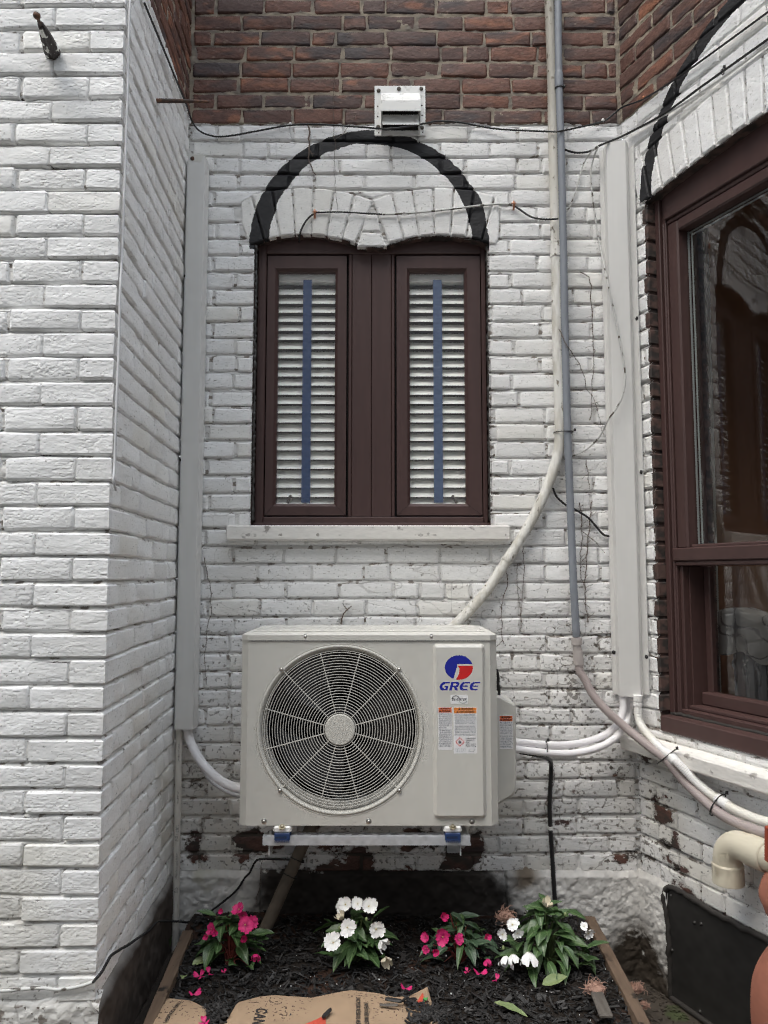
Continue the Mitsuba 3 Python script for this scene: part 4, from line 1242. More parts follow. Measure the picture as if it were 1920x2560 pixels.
cable('cable', [(-0.7538,-0.7517,3.0657), (-0.7693,-0.4377,3.1014), (-0.7822,-0.1375,3.1286), (-0.7915,-0.02,3.1392), (-0.7569,-0.016,3.0934), (-0.6945,-0.014,3.0722), (-0.6254,-0.014,3.0756), (-0.5269,-0.014,3.0946), (-0.3856,-0.014,3.1205), (-0.2637,-0.014,3.1239), (-0.0901,-0.03,3.102), (0,-0.105,3.049), (0.0799,-0.104,3.0563), (0.1721,-0.03,3.1192), (0.2226,-0.014,3.1378), (0.3133,-0.013,3.1332), (0.4612,-0.014,3.1049), (0.6728,-0.06,3.0648), (0.7104,-0.072,3.0591), (0.7864,-0.03,3.0985), (0.9004,-0.013,3.1367), (0.9481,-0.016,3.1694), (0.979,-0.0497,3.1788), (1.0248,-0.1605,3.1401), (1.0949,-0.334,3.113), (1.1654,-0.5085,3.0977), (1.2393,-0.6913,3.0838), (1.2752,-0.7802,3.08)], 0.0036, 'm_black', 'black cable sagging across the wall along the brown and white paint line')
cable('cable', [(0.7099,-0.036,3.023), (0.7444,-0.02,3.0102), (0.7969,-0.013,3.0022), (0.851,-0.014,3.0102), (0.8715,-0.085,2.994), (0.9694,-0.0687,3.0442), (1.0587,-0.263,3.0122), (1.1338,-0.4437,3.0043), (1.2345,-0.6929,2.9897), (1.2782,-0.801,2.9846)], 0.0042, 'm_black', 'thick black cable climbing from the top of the right cover over the bay arch')
cable('cable', [(0.9812,-0.0579,3.0542), (1.0667,-0.2615,3.0099), (1.1506,-0.4691,2.987), (1.2379,-0.6851,2.9763), (1.2817,-0.7935,2.972)], 0.004, 'm_duct', 'white cable running just below the thick black one on the bay arch')
cable('cable', [(-0.3486,0.02,2.6364), (-0.342,-0.012,2.6573), (-0.3258,-0.014,2.6986), (-0.3,-0.014,2.7324), (-0.2791,-0.012,2.7452)], 0.0038, 'm_black', 'short black cable curving up out of the window arch')
cable('cable', [(-0.2791,-0.012,2.7486), (-0.1795,-0.014,2.7493), (-0.0897,-0.014,2.7442), (0,-0.014,2.7392)], 0.0034, 'm_black', 'black end of the cable stapled over the window arch')
cable('cable', [(-0.0082,-0.0142,2.7391), (0.0816,-0.014,2.7425), (0.2284,-0.014,2.7561), (0.3918,-0.014,2.7764), (0.4819,-0.013,2.7837), (0.5292,-0.013,2.7786)], 0.0042, 'm_cable_grey', 'paint spattered pale cable across the right half of the window arch')
cable('cable', [(0.5292,-0.013,2.7786), (0.5629,-0.014,2.7527), (0.602,-0.02,2.7244), (0.6424,-0.058,2.6975), (0.6969,-0.072,2.6924)], 0.0038, 'm_black', 'short black cable from a copper staple to the grey conduit')
cable('wire', [(0.8534,-0.086,2.9867), (0.8329,-0.03,2.9787), (0.8111,-0.016,2.9354), (0.7885,-0.014,2.8512), (0.7591,-0.014,2.7747), (0.73,-0.03,2.733)], 0.0032, 'm_cable_grey', 'grey wire hanging from the right cover down to the grey conduit', 'grey wires by the right cover', 'wire')
cable('wire', [(0.8598,-0.086,2.9867), (0.8556,-0.03,2.9702), (0.8463,-0.016,2.9013), (0.8569,-0.014,2.7663), (0.8692,-0.018,2.6461), (0.8797,-0.04,2.5361), (0.883,-0.09,2.417), (0.9065,-0.09,2.2876), (0.9197,-0.1,2.188), (0.9327,-0.105,2.091), (0.9351,-0.107,2.0272), (0.9232,-0.105,1.9646), (0.8987,-0.1,1.9154), (0.8696,-0.09,1.8735), (0.8485,-0.05,1.818), (0.8052,-0.02,1.7723), (0.7486,-0.016,1.7441), (0.7054,-0.016,1.7281)], 0.0034, 'm_cable_grey', 'long spattered grey wire bowing out across the right cover', 'grey wires by the right cover', 'wire')
cable('cable', [(0.6669,-0.016,1.6164), (0.6822,-0.015,1.5816), (0.7179,-0.015,1.5483), (0.7507,-0.015,1.5324), (0.8036,-0.015,1.4992), (0.8419,-0.015,1.455), (0.8618,-0.015,1.433), (0.8883,-0.01,1.4254)], 0.0042, 'm_black', 'black cable passing behind the grey conduit beside the sill')
cable('wire', [(-0.7464,-0.9007,2.9568), (-0.7464,-0.9019,2.8438), (-0.7488,-0.8927,2.7391), (-0.7466,-0.8978,2.6374), (-0.7465,-0.8994,2.4906), (-0.7464,-0.901,2.3456), (-0.7487,-0.896,2.2054), (-0.746,-0.91,2.0822), (-0.7461,-0.9067,1.9327), (-0.7459,-0.9122,1.7596), (-0.7481,-0.9075,1.5912), (-0.7455,-0.9194,1.5337), (-0.7467,-0.8949,1.5077)], 0.0036, 'm_cable_white', 'white wire hanging down the return face beside the pier edge', None, 'wire')
LCB = [(-1.064,-0.920,0.186),(-1.001,-0.920,0.191),(-0.939,-0.920,0.196),(-0.893,-0.920,0.199),(-0.856,-0.920,0.195),(-0.820,-0.920,0.198),(-0.783,-0.920,0.206),(-0.759,-0.920,0.214)]
add('cable', tube(spline(LCB, 8), 0.0045, 8), 'm_cable_grey', smooth=True, label='pale cable tacked along the foot of the pier', cat='cable')
cable('cable', [(-0.7573,-0.925,0.2164), (-0.7361,-0.9477,0.2427), (-0.7424,-0.902,0.2329), (-0.7444,-0.8619,0.2356), (-0.7414,-0.8406,0.242), (-0.7479,-0.7506,0.2154), (-0.7527,-0.6519,0.185), (-0.7574,-0.5584,0.1594), (-0.7634,-0.4365,0.1251), (-0.7675,-0.3528,0.1108), (-0.7712,-0.2794,0.0879), (-0.7715,-0.13,0.023), (-0.7392,-0.12,0.0172), (-0.717,-0.08,-0.0016), (-0.676,-0.035,0.0004), (-0.6164,-0.03,0.0401), (-0.558,-0.025,0.0874), (-0.5264,-0.02,0.132), (-0.5081,-0.014,0.1516), (-0.492,-0.013,0.1835), (-0.471,-0.013,0.1982), (-0.4041,-0.013,0.1982), (-0.3334,-0.02,0.1978)], 0.0040, 'm_black', 'black cable from the pier foot along the plinth and up under the unit')
cable('cable', [(0.4898,-0.2,0.6384), (0.5624,-0.16,0.6179), (0.6185,-0.08,0.5849), (0.6378,-0.03,0.5478), (0.6369,-0.014,0.4767), (0.6325,-0.014,0.4023), (0.6339,-0.014,0.3134), (0.6384,-0.014,0.225), (0.6408,-0.022,0.1255), (0.6435,-0.03,0.0416), (0.6454,-0.03,-0.0162)], 0.0085, 'm_black', 'thick black cable dropping from the white lines into the right hand plant')
add('tape_wrap', tube([(0.6331,-0.0145,0.3195), (0.6337,-0.0145,0.3077)], 0.0098, 10), 'm_white_plastic', smooth=30, label='white tape band round the thick black cable', cat='tape')

def clip(p, fr_n, r=0.007):
    n = np.asarray(fr_n, float)
    return cat(place(lathe([(0, 0.012), (r * .5, 0.011), (r * .5, 0.008), (r, 0.006), (r, -0.004)], 8), np.asarray(p) + n * 0.004, n))


for i, (p, n, lab) in enumerate((((-0.3864,-0.008,3.1259), (0, -1, 0), 'white cable clip on the paint line left of the vent'), ((-0.6959,-0.008,3.0775), (0, -1, 0), 'cable clip nailed beside the left pipe cover top'), ((0.9019,-0.008,3.1415), (0, -1, 0), 'cable clip near the inner corner right of the conduits'), ((1.0274,-0.1535,3.1464), (*RN, 0), 'cable clip at the lower edge of the brown bay brick'), ((0.9916,-0.0757,3.0535), (*RN, 0), 'cable clip above the right pipe cover'))):
    add('cable_clip', clip(p, n, 0.006), 'm_white_plastic' if i != 3 else 'm_copper', smooth=30, label=lab, cat='clip', group='cable clips on the wall')
for p, lab in (((-0.2825,-0.01,2.7428), 'rusty staple nail over the left half of the window'), ((0.5297,-0.01,2.7784), 'copper staple at the end of the pale cable')):
    p = np.asarray(p)
    add('staple_nail', cat(tube([p + (0, 0.004, -0.016), p + (0, -0.012, 0.0), p + (0, -0.006, 0.016)], [0.004, 0.005, 0.003], 6), tube([p + (-0.008, 0, 0.01), p + (0, -0.010, 0.004), p + (0.008, 0, 0.01)], 0.003, 6)), 'm_copper', smooth=True, label=lab, cat='nail', group='staples over the window')
add('cable_tie', trimesh.util.concatenate([tie(np.array((1.1665,-0.5166,3.0013)), np.array((1.1946,-0.5861,2.9981)) - np.array((1.1492,-0.4738,3.0045)), 0.0085, 0.007, (0, 0, 1), 0.002)]), 'm_black', smooth=True, label='black cable tie on the cables over the bay arch', cat='cable tie')

# ------------------------------------------------------------------ spike, rod, nails
sp = thing('iron_spike', 'broken rusty wooden plug with an iron nail in the pier', 'spike')
s0 = np.array((-0.965,-0.9,2.7858))
s1 = np.array((-0.9218,-1.1,2.7525))
dv = s1 - s0
prof = [(0, 0.026), (0.15, 0.025), (0.5, 0.018), (0.75, 0.008), (0.8, 0.003)]
rs = np.random.RandomState(4)
spl = []
for k in range(5):
    off = np.array([math.cos(k * 1.3), 0.2 * math.sin(k), math.sin(k * 1.3)]) * 0.009
    e = rs.uniform(0.55, 0.86)
    pt = [s0 + off * 1.2 - dv * 0.1, s0 + off * 1.2 + dv * 0.2, s0 + off * 0.9 + dv * e * 0.7, s0 + off * 0.7 + dv * e]
    spl.append(tube(pt, [0.013, 0.0125, 0.008, 0.002], 6))
add('wood_plug', cat(*spl), 'm_rust_dark', sp, smooth=40)
add('nail_shaft', tube([s0 + dv * 0.3, s1], 0.0042, 8), 'm_rust', sp, smooth=True)
hd = trimesh.creation.icosphere(2, 0.0095)
add('nail_head', hd.apply_translation(s1), 'm_rust', sp, smooth=True)
r0, r1 = np.array((-0.7961,-0.5453,2.8795)), np.array((-0.6152,-0.45,2.9376))
rod = np.array([r0 + (r1 - r0) * t for t in (0, 0.3, 0.6, 0.8, 0.97, 1)])
add('iron_rod', tube(rod, [0.0075, 0.0075, 0.0065, 0.0055, 0.004, 0.003], 9), 'm_rust', smooth=True, label='rusty iron rod sticking out of the return wall near the brown brick', cat='rod')

# ------------------------------------------------------------------ dead creeper stems on the wall
rv_ = np.random.RandomState(12)


def vine(pts, label, r=0.0022, twigs=5, grp='dead creeper stems on the back wall'):
    p, _ = resample(spline(pts, 8), 0.02)
    p = p + rv_.uniform(-0.0035, 0.0035, p.shape) * (1, 0.3, 1)
    ms = [tube(p, np.linspace(r, r * 0.6, len(p)), 5)]
    for _ in range(twigs):
        i = rv_.randint(1, len(p) - 1)
        d = rv_.uniform(-1, 1, 3) * (0.035, 0.004, 0.035)
        ms.append(tube([p[i], p[i] + d * 0.5 + rv_.uniform(-.004, .004, 3) * (1, .3, 1), p[i] + d], [r * 0.6, r * 0.5, r * 0.3], 4))
    add('dead_vine', cat(*ms), 'm_vine', smooth=True, label=label, cat='vine', group=grp)


vine([(-0.31,-0.012,3.1234), (-0.308,-0.012,3.0751), (-0.309,-0.012,2.9977), (-0.2987,-0.011,2.9382), (-0.2821,-0.01,2.9045)], 'thick dead stem over the upper left of the black arch', 0.0038, 2)
vine([(-0.2023,-0.012,3.3356), (-0.21,-0.012,3.231), (-0.2059,-0.012,3.0924), (-0.2007,-0.012,3.032), (-0.2035,-0.01,2.9216), (-0.1879,-0.01,2.7598)], 'thin dead stem crossing the arch left of the vent', 0.0014, 6)
vine([(-0.1106,-0.012,3.1789), (-0.1483,-0.012,3.1096), (-0.2008,-0.012,3.0579)], 'thin dead twig slanting left from the vent', 0.0013, 3)
vine([(0.795,-0.01,2.4987), (0.8348,-0.01,2.4653), (0.8374,-0.01,2.3653), (0.8417,-0.01,2.2742), (0.8425,-0.01,2.1672), (0.8323,-0.01,2.0036), (0.8233,-0.01,1.8901)], 'dead stem left of the right cover at the height of the casements', 0.002, 12)
vine([(0.6895,-0.06,2.2461), (0.7163,-0.075,2.1798), (0.7598,-0.03,2.1416), (0.7946,-0.02,2.0825), (0.8076,-0.014,2.0189), (0.839,-0.012,1.9707), (0.8566,-0.012,1.9058), (0.8724,-0.012,1.8332)], 'dead twig leaning across the grey conduit', 0.0018, 8)
vine([(0.8037,-0.01,1.729), (0.8086,-0.01,1.665), (0.8169,-0.01,1.6092)], 'short dead stem below the long grey wire', 0.0016, 3)
vine([(0.819,-0.01,1.5615), (0.8068,-0.01,1.4427), (0.7949,-0.01,1.3326), (0.7858,-0.01,1.2076), (0.7955,-0.01,1.0835)], 'matted dead stems between grey conduit and right cover below the sill', 0.0022, 16)
vine([(0.7747,-0.01,1.5615), (0.7797,-0.01,1.427), (0.7691,-0.01,1.3013), (0.7862,-0.01,1.2232)], 'dead stem hugging the grey conduit below the sill', 0.0018, 8)
vine([(0.7842,-0.012,1.4426), (0.8183,-0.012,1.419), (0.8488,-0.012,1.3765), (0.8687,-0.012,1.3561)], 'dark twig below the black cable', 0.0016, 2)
vine([(0.4802,-0.01,1.2935), (0.4826,-0.01,1.2388), (0.4627,-0.01,1.161), (0.4586,-0.01,1.0835), (0.4638,-0.01,1.0033)], 'dead stem just right of the pipe bend above the unit', 0.0018, 5)
vine([(0.5229,-0.01,1.3169), (0.5188,-0.01,1.2544), (0.5257,-0.01,1.192), (0.5397,-0.01,1.0835)], 'second dead stem right of the pipe bend', 0.0014, 4)
vine([(0.5475,-0.01,1.3876), (0.5488,-0.01,1.27), (0.536,-0.01,1.1454), (0.5364,-0.01,1.068)], 'outermost dead stem right of the pipe bend', 0.0014, 4)
vine([(-0.1683,-0.012,1.0805), (-0.156,-0.014,1.1224), (-0.1249,-0.014,1.1533)], 'dark twig poking up behind the unit lid', 0.0034, 2)
vine([(-0.7071,-0.01,1.3405), (-0.6865,-0.01,1.2544), (-0.6751,-0.01,1.1454), (-0.692,-0.01,1.0526), (-0.6961,-0.01,0.9449), (-0.6881,-0.01,0.8531)], 'crooked dead stem right of the left pipe cover', 0.0016, 5)
vine([(-0.4622,-0.02,0.1978), (-0.4658,-0.02,0.1247), (-0.4811,-0.03,0.0416)], 'loose strand hanging left of the muddy pipe', 0.0014, 2)
vine([(0.6321,-0.015,0.5592), (0.652,-0.012,0.521), (0.6398,-0.012,0.4463), (0.6143,-0.012,0.3868), (0.6376,-0.012,0.3275)], 'fine stems tangled round the thick black cable', 0.0013, 14)

# ------------------------------------------------------------------ outdoor unit
ac = thing('outdoor_unit', 'beige heat pump outdoor unit with a round fan grille hung on the wall', 'air conditioner')
X0, X1, Y0, Y1, Z0, Z1 = -0.469, 0.371, -0.480, -0.085, 0.470, 1.064
FX, FZ = -0.143, 0.774
FA = Frame((0, -0.480, 0), (1, 0, 0), (0, 0, 1), (0, -1, 0))
ch = 0.022
plan = Polygon([(X0, Y1), (X0, Y0 + ch), (X0 + ch * 1.1, Y0), (X1 - ch * 1.1, Y0), (X1, Y0 + ch), (X1, Y1)])
outer = prism(plan, Z1 - Z0)
outer.vertices[:, 2] += Z0
inner = prism(plan.buffer(-0.012), Z1 - Z0 - 0.03)
inner.vertices[:, 2] += Z0 + 0.015
shell = to_mani(outer) - to_mani(inner)
hole_ = m3.Manifold.cylinder(0.3, 0.2606, 0.2606, 96).rotate([90, 0, 0]).translate([FX, -0.4, FZ])
add('casing', mani(shell - hole_), 'm_ac', ac, smooth=20)


def front_lathe(prof, seg=96):
    return FA.mesh(lathe(prof, seg).apply_translation([FX, FZ, 0]))


add('fan_shroud', front_lathe([(0.272, 0.0), (0.2700, 0.003), (0.2665, 0.0045), (0.2630, 0.003), (0.2605, -0.001), (0.254, -0.012), (0.2515, -0.028), (0.2505, -0.09)]), 'm_ac_matt', ac, smooth=True)
add('groove_ring', front_lathe([(0.2765, 0.0004), (0.2755, 0.0012), (0.2735, 0.0012), (0.2725, 0.0004)]), 'm_ac_matt', ac, smooth=True)
coil = [cbox(X0 + 0.02, X1 - 0.02, -0.115, -0.105, Z0 + 0.02, Z1 - 0.02, 0.001)]
add('coil', cat(*coil), 'm_coil', ac)
for x in (-0.215, -0.175, -0.12):
    add('motor_bracket', cbox(x, x + 0.014, -0.20, -0.18, Z0 + 0.02, Z1 - 0.02, 0.002), 'm_coil', ac)
add('fan_motor', FA.mesh(lathe([(0, -0.20), (0.06, -0.20), (0.06, -0.28), (0, -0.28)], 24).apply_translation([FX, FZ, 0])), 'm_fan', ac, smooth=30)
fan_hub = add('fan_hub', front_lathe([(0, -0.085), (0.05, -0.088), (0.062, -0.10), (0.064, -0.17), (0, -0.17)], 32), 'm_fan', ac, smooth=30)
for k in range(3):
    a0 = math.radians(-35 + 120 * k)
    v, f = [], []
    for i in range(9):
        for j in range(7):
            r = 0.06 + 0.182 * j / 6
            a = a0 + math.radians(78) * (i / 8 - 0.5) * (0.62 + 0.5 * j / 6) + 0.35 * (j / 6) ** 2
            v.append((FX + r * math.sin(a), FZ + r * math.cos(a), -0.10 - 0.075 * i / 8 - 0.01 * j / 6))
    for i in range(8):
        for j in range(6):
            a = i * 7 + j
            f += [(a, a + 7, a + 8), (a, a + 8, a + 1)]
    add('fan_blade', FA.mesh(tm(v, f)), 'm_fan', ac, smooth=True)
grille = key('grille', ac)
labels[grille] = {'label': 'round wire fan grille with concentric rings and twelve spokes'}
ths = np.linspace(0, 2 * np.pi, 97)
for k in range(23):
    r = 0.0535 + k * 0.00876
    dome = 0.006 * (1 - (r / 0.25) ** 2)
    pts = np.stack([FX + r * np.sin(ths), FZ + r * np.cos(ths), 0 * ths + 0.001 + dome], 1)
    add('ring', FA.mesh(tube(pts, 0.00120, 5, caps=False)), 'm_ac_wire', grille, smooth=True)
for k in range(12):
    a = math.radians(15 + 30 * k)
    rr = np.linspace(0.045, 0.249, 6)
    far = 0.272 if k in (1, 4, 7, 10) else 0.2515
    pts = [(FX + r * math.sin(a), FZ + r * math.cos(a), -0.0022 + 0.006 * (1 - (r / 0.25) ** 2)) for r in rr] + [(FX + far * math.sin(a), FZ + far * math.cos(a), 0.002 if far > 0.26 else -0.004)]
    add('spoke', FA.mesh(tube(pts, 0.0019, 6)), 'm_ac_wire', grille, smooth=True)
add('centre_cap', front_lathe([(0, 0.0125), (0.0465, 0.0115), (0.0495, 0.009), (0.050, 0.002), (0.048, -0.002)][::-1], 48), 'm_ac_matt', grille, smooth=30)
add('outer_hoop', front_lathe([(0.2530, -0.004), (0.2517, -0.0015), (0.2503, -0.004), (0.2517, -0.0065), (0.2530, -0.004)], 96), 'm_ac_wire', grille, smooth=True)
for k in (1, 4, 7, 10):
    a = math.radians(15 + 30 * k)
    add('grille_screw', FA.mesh(lathe([(0, 0.009), (0.004, 0.008), (0.0068, 0.004), (0.007, 0)], 12).apply_translation([FX + 0.272 * math.sin(a), FZ + 0.272 * math.cos(a), 0.001])), 'm_steel', ac, smooth=True)
# lid
lp = Polygon([(X0 + 0.003, Y1 - 0.0), (X0 + 0.003, Y0 + ch - 0.002), (X0 + ch * 1.1, Y0 - 0.003), (X1 - ch * 1.1, Y0 - 0.003), (X1 - 0.001, Y0 + ch - 0.002), (X1 - 0.001, Y1)]).buffer(0.0025, join_style=2)
li = lp.buffer(-0.011)
zl = Z1 + 0.019
pts = [(x, y, Z1 - 0.004) for x, y in lp.exterior.coords[:-1]] + [(x, y, zl - 0.006) for x, y in lp.exterior.coords[:-1]] + [(x, y, zl) for x, y in li.exterior.coords[:-1]]
add('lid', cat(hull(pts), *[cbox(X0 + 0.03, X1 - 0.03, y, y + 0.028, zl - 0.001, zl + 0.004, 0.003) for y in (-0.42, -0.35, -0.28, -0.21, -0.14)]), 'm_ac', ac, smooth=20)
add('lid_seam', FA.mesh(cbox(X0 + 0.026, X1 - 0.026, Z1 - 0.0068, Z1 - 0.0048, -0.001, 0.0008, 0.0002)), 'm_grey_ink', ac)


def ac_screw(x, z, n=0.0):
    return FA.mesh(cat(lathe([(0, 0.005), (0.003, 0.0045), (0.0055, 0.002), (0.006, 0)], 12), lathe([(0.006, 0.001), (0.0085, 0.0008), (0.009, 0)], 12)).apply_translation([x, z, n]))


for px in (-0.258, 0.155):
    add('screw', ac_screw(px, Z1 + 0.008, 0.004), 'm_steel', ac, smooth=True)
for px in (-0.386, -0.049, 0.283):
    add('screw', ac_screw(px, 0.484, 0.0005), 'm_steel', ac, smooth=True)
for px in (-0.418, 0.129):
    add('dimple', FA.mesh(lathe([(0, 0.001), (0.0025, 0.0008)], 8).apply_translation([px, FZ, 0])), 'm_black', ac)
# raised service panel
so = sbox(0.160, 0.494, 0.329, 1.049).buffer(-0.014).buffer(0.014)
o_ = np.array(so.exterior.segmentize(0.2).coords[:-1])
s2 = so.buffer(-0.004)
s3 = so.buffer(-0.011)
pts = [(x, y, -0.001) for x, y in so.exterior.coords[:-1]] + [(x, y, 0.003) for x, y in so.buffer(-0.001).exterior.coords[:-1]] + [(x, y, 0.0115) for x, y in s2.buffer(-0.004).exterior.coords[:-1]] + [(x, y, 0.0135) for x, y in s3.exterior.coords[:-1]]
add('service_panel', FA.mesh(hull(pts)), 'm_ac', ac, smooth=25)
NP = 0.0136


def text(t, h, w=None, bold=False, shear=0.0, depth=0.0004):
    m = meshkit.text_mesh(t, h, depth, bold)
    v = m.vertices.copy()
    v[:, 0] -= v[:, 0].min()
    if w is not None:
        v[:, 0] *= w / v[:, 0].max()
    v[:, 0] += v[:, 1] * shear
    return tm(v, m.faces)


def at(m, x, z, n):
    return tm(m.vertices + np.array([x, z, n]), m.faces)


def plate(x0, x1, z0, z1, n, t=0.0006, r=0.003):
    return prism(sbox(x0, z0, x1, z1).buffer(-r).buffer(r), t).apply_translation([0, 0, n])


logo = add('logo_plate', FA.mesh(plate(0.1735, 0.320, 0.894, 1.022, NP)), 'm_plate', ac)
LX, LZ, LR, LRz = 0.2435, 0.9735, 0.0455, 0.0392
circ = affinity.scale(Point(0, 0).buffer(1, 48), LR, LRz)
blue = circ.difference(Polygon([(-0.0255, -0.06), (-0.0035, 0.0115), (0.07, 0.0115), (0.07, -0.06)])).difference(sbox(-0.006, -0.08, 0.08, 0.0115))
redp = circ.intersection(Polygon([(-0.0045, 0.0055), (0.07, 0.0055), (0.07, -0.06), (-0.0115, -0.06), (-0.0095, -0.038), (0.0005, -0.020), (0.0020, -0.004), (0.0, 0.001)]))
add('emblem_blue', FA.mesh(prism(blue, 0.0004).apply_translation([LX, LZ, NP + 0.0007])), 'm_blue_ink', logo)
add('emblem_red', FA.mesh(prism(redp, 0.0004).apply_translation([LX, LZ, NP + 0.0007])), 'm_red_ink', logo)


def stroke(*lines, w=0.006):
    return shapely.union_all([LineString(l).buffer(w / 2, cap_style=2, join_style=1) for l in lines])


# wide italic capitals with thin cross strokes: G R E E
hh, ww = 0.0265, 0.026
thick, thin = 0.0078, 0.0040


def arcpts(cx, cy, rx, ry, a0, a1, n=14):
    return [(cx + rx * math.cos(a), cy + ry * math.sin(a)) for a in np.radians(np.linspace(a0, a1, n))]


G_ = shapely.union_all([LineString(arcpts(0.015, hh / 2, 0.011, hh / 2 - 0.003, 95, 265)).buffer(thick / 2, cap_style=2),
                        LineString([(0.014, hh - thin / 2), (0.029, hh - thin / 2)]).buffer(thin / 2, cap_style=2), LineString([(0.014, thin / 2), (0.0265, thin / 2)]).buffer(thin / 2, cap_style=2),
                        sbox(0.0205, 0, 0.0275, hh * 0.52), sbox(0.0155, hh * 0.52 - thin, 0.0275, hh * 0.52)])
R_l = shapely.union_all([sbox(0, 0, thick, hh), sbox(0, hh - thin, 0.019, hh), sbox(0, hh * 0.40, 0.018, hh * 0.40 + thin), LineString(arcpts(0.017, hh * 0.70 - 0.0005, 0.0070, hh * 0.22, -90, 90)).buffer(thick * 0.42, cap_style=2), Polygon([(0.012, hh * 0.42), (0.020, hh * 0.42), (0.0275, 0), (0.0185, 0)])])
E_l = shapely.union_all([LineString(arcpts(0.0125, hh / 2, 0.0088, hh / 2 - 0.003, 95, 265)).buffer(thick / 2, cap_style=2), sbox(0.012, hh - thin, 0.0295, hh), sbox(0.012, 0, 0.0265, thin), sbox(0.006, hh / 2 - thin / 2, 0.026, hh / 2 + thin / 2)])
word = shapely.union_all([G_, affinity.translate(R_l, 0.0335, 0), affinity.translate(E_l, 0.0640, 0), affinity.translate(E_l, 0.0960, 0)])
wv = prism(word, 0.0004)
wv.vertices[:, 0] = (wv.vertices[:, 0] * 1.02 + wv.vertices[:, 1] * 0.26)
add('lettering', FA.mesh(wv.apply_translation([0.1775, 0.9005, NP + 0.0007])), 'm_blue_ink', logo)

inv = add('inverter_sticker', FA.mesh(plate(0.2155, 0.2725, 0.857, 0.8855, NP)), 'm_sticker', ac)
add('lettering', FA.mesh(at(text('INVERTER', 0.0078, 0.0485, True, 0.2), 0.2185, 0.8672, NP + 0.0007)), 'm_black_ink', inv)
a1 = LineString(arcpts(0.2325, 0.8705, 0.0125, 0.0125, 165, 15, 20)).buffer(0.0012)
a2 = LineString(arcpts(0.2560, 0.8680, 0.0125, 0.0085, 180, 345, 20)).buffer(0.0011)
add('swoosh', FA.mesh(prism(a1, 0.0004).apply_translation([0, 0, NP + 0.0007])), 'm_black_ink', inv)
add('swoosh', FA.mesh(prism(a2, 0.0004).apply_translation([0, 0, NP + 0.0007])), 'm_grey_line', inv)


def warn_label(parent, fr, x0, x1, z0, z1, n, head, paras, ink_h, label, mat_head, symbol=False):
    st = add('warning_label', fr.mesh(plate(x0, x1, z0, z1, n, 0.0005, 0.002)), 'm_sticker', parent, label=label)
    w = x1 - x0
    hb = z1 - head
    add('header', fr.mesh(cat(plate(x0 + .0012, x1 - .0012, hb + head / 2 + .0003, z1 - .0012, n + .0006, .0003, .0005), plate(x0 + .0012, x1 - .0012, hb, hb + head / 2 - .0003, n + .0006, .0003, .0005))), mat_head, st)
    t1, t2 = text('WARNING', head * 0.30, w * 0.50, True), text('AVERTISSEMENT', head * 0.30, w * 0.66, True)
    tri = Polygon([(0, 0), (head * .36, 0), (head * .18, head * .34)])
    add('header_lettering', fr.mesh(cat(at(t1, x0 + w * .33, hb + head * .58, n + .001), at(t2, x0 + w * .24, hb + head * .10, n + .001), at(prism(tri, .0003), x0 + w * .33 - head * .48, hb + head * .57, n + .001), at(prism(tri, .0003), x0 + w * .24 - head * .46, hb + head * .09, n + .001))), 'm_black_ink', st)
    z = hb - ink_h * 1.5
    ms = []
    for para in paras:
        for line in para:
            full = len(line) > 13
            ms.append(at(text(line, ink_h, w * (0.90 if full else 0.90 * len(line) / 22)), x0 + w * 0.05, z, n + 0.0008))
            z -= ink_h * 1.62
        z -= ink_h * 0.35
    add('print', fr.mesh(cat(*ms)), 'm_grey_ink', st)
    return st


P1 = [['RISK OF FIRE. AUXILIARY DEVICES', 'WHICH MAY BE IGNITION SOURCES', 'SHALL NOT BE INSTALLED IN THE', 'DUCTWORK OTHER THAN AUXILIARY', 'DEVICES LISTED FOR USE WITH', 'THE SPECIFIC APPLIANCE. SEE', 'INSTRUCTIONS.'],
      ['RISQUE D INCENDIE. LES DISPOSITIFS', 'AUXILIAIRES POUVANT ETRE DES', 'SOURCES D INFLAMMATION NE', 'DOIVENT PAS ETRE INSTALLES DANS', 'LE CONDUIT, A PART CEUX DES', 'DISPOSITIFS AUXILIAIRES LISTES', 'POUR ETRE UTILISES AVEC L APPAREIL', 'SPECIFIQUE. VOIR INSTRUCTIONS.']]
P2 = [['RISK OF FIRE. FLAMMABLE REFRIGERANT', 'USED. TO BE REPAIRED ONLY BY TRAINED', 'SERVICE PERSONNEL. DO NOT PUNCTURE', 'REFRIGERANT TUBING.'], ['RISQUE D INCENDIE. REFRIGERANT INFLAMMABLE', 'REPARATION PAR UNE PERSONNE QUALIFIEE', 'SEULEMENT NE PAS PERFORER LA TUBULURE', 'DE REFRIGERANT.']]
P3 = [['RISK OF FIRE. DISPOSE OF', 'PROPERLY IN ACCORDANCE', 'WITH FEDERAL OR LOCAL', 'REGULATIONS. FLAMMABLE', 'REFRIGERANT USED.'], ['RISQUE D INCENDIE. METTRE', 'AU REBUT CONFORMEMENT', 'AUX REGLEMENTS FEDERAUX', 'OU LOCAUX CONTENANT UN', 'REFRIGERANT INFLAMMABLE']]
warn_label(ac, FA, 0.1755, 0.2205, 0.7115, 0.847, NP, 0.0175, P1, 0.0044, 'narrow left warning label with a red orange heading', 'm_orange_dark')
wl = warn_label(ac, FA, 0.2250, 0.3000, 0.7000, 0.8465, NP, 0.0190, P2, 0.0054, 'wider right warning label with an orange heading and a red diamond', 'm_orange_ink')
dm = Polygon([(0, 0.0150), (0.0150, 0), (0, -0.0150), (-0.0150, 0)])
add('hazard_diamond', FA.mesh(prism(dm.difference(dm.buffer(-0.0020)), 0.0003).apply_translation([0.2450, 0.7365, NP + 0.0008])), 'm_red_ink', wl)
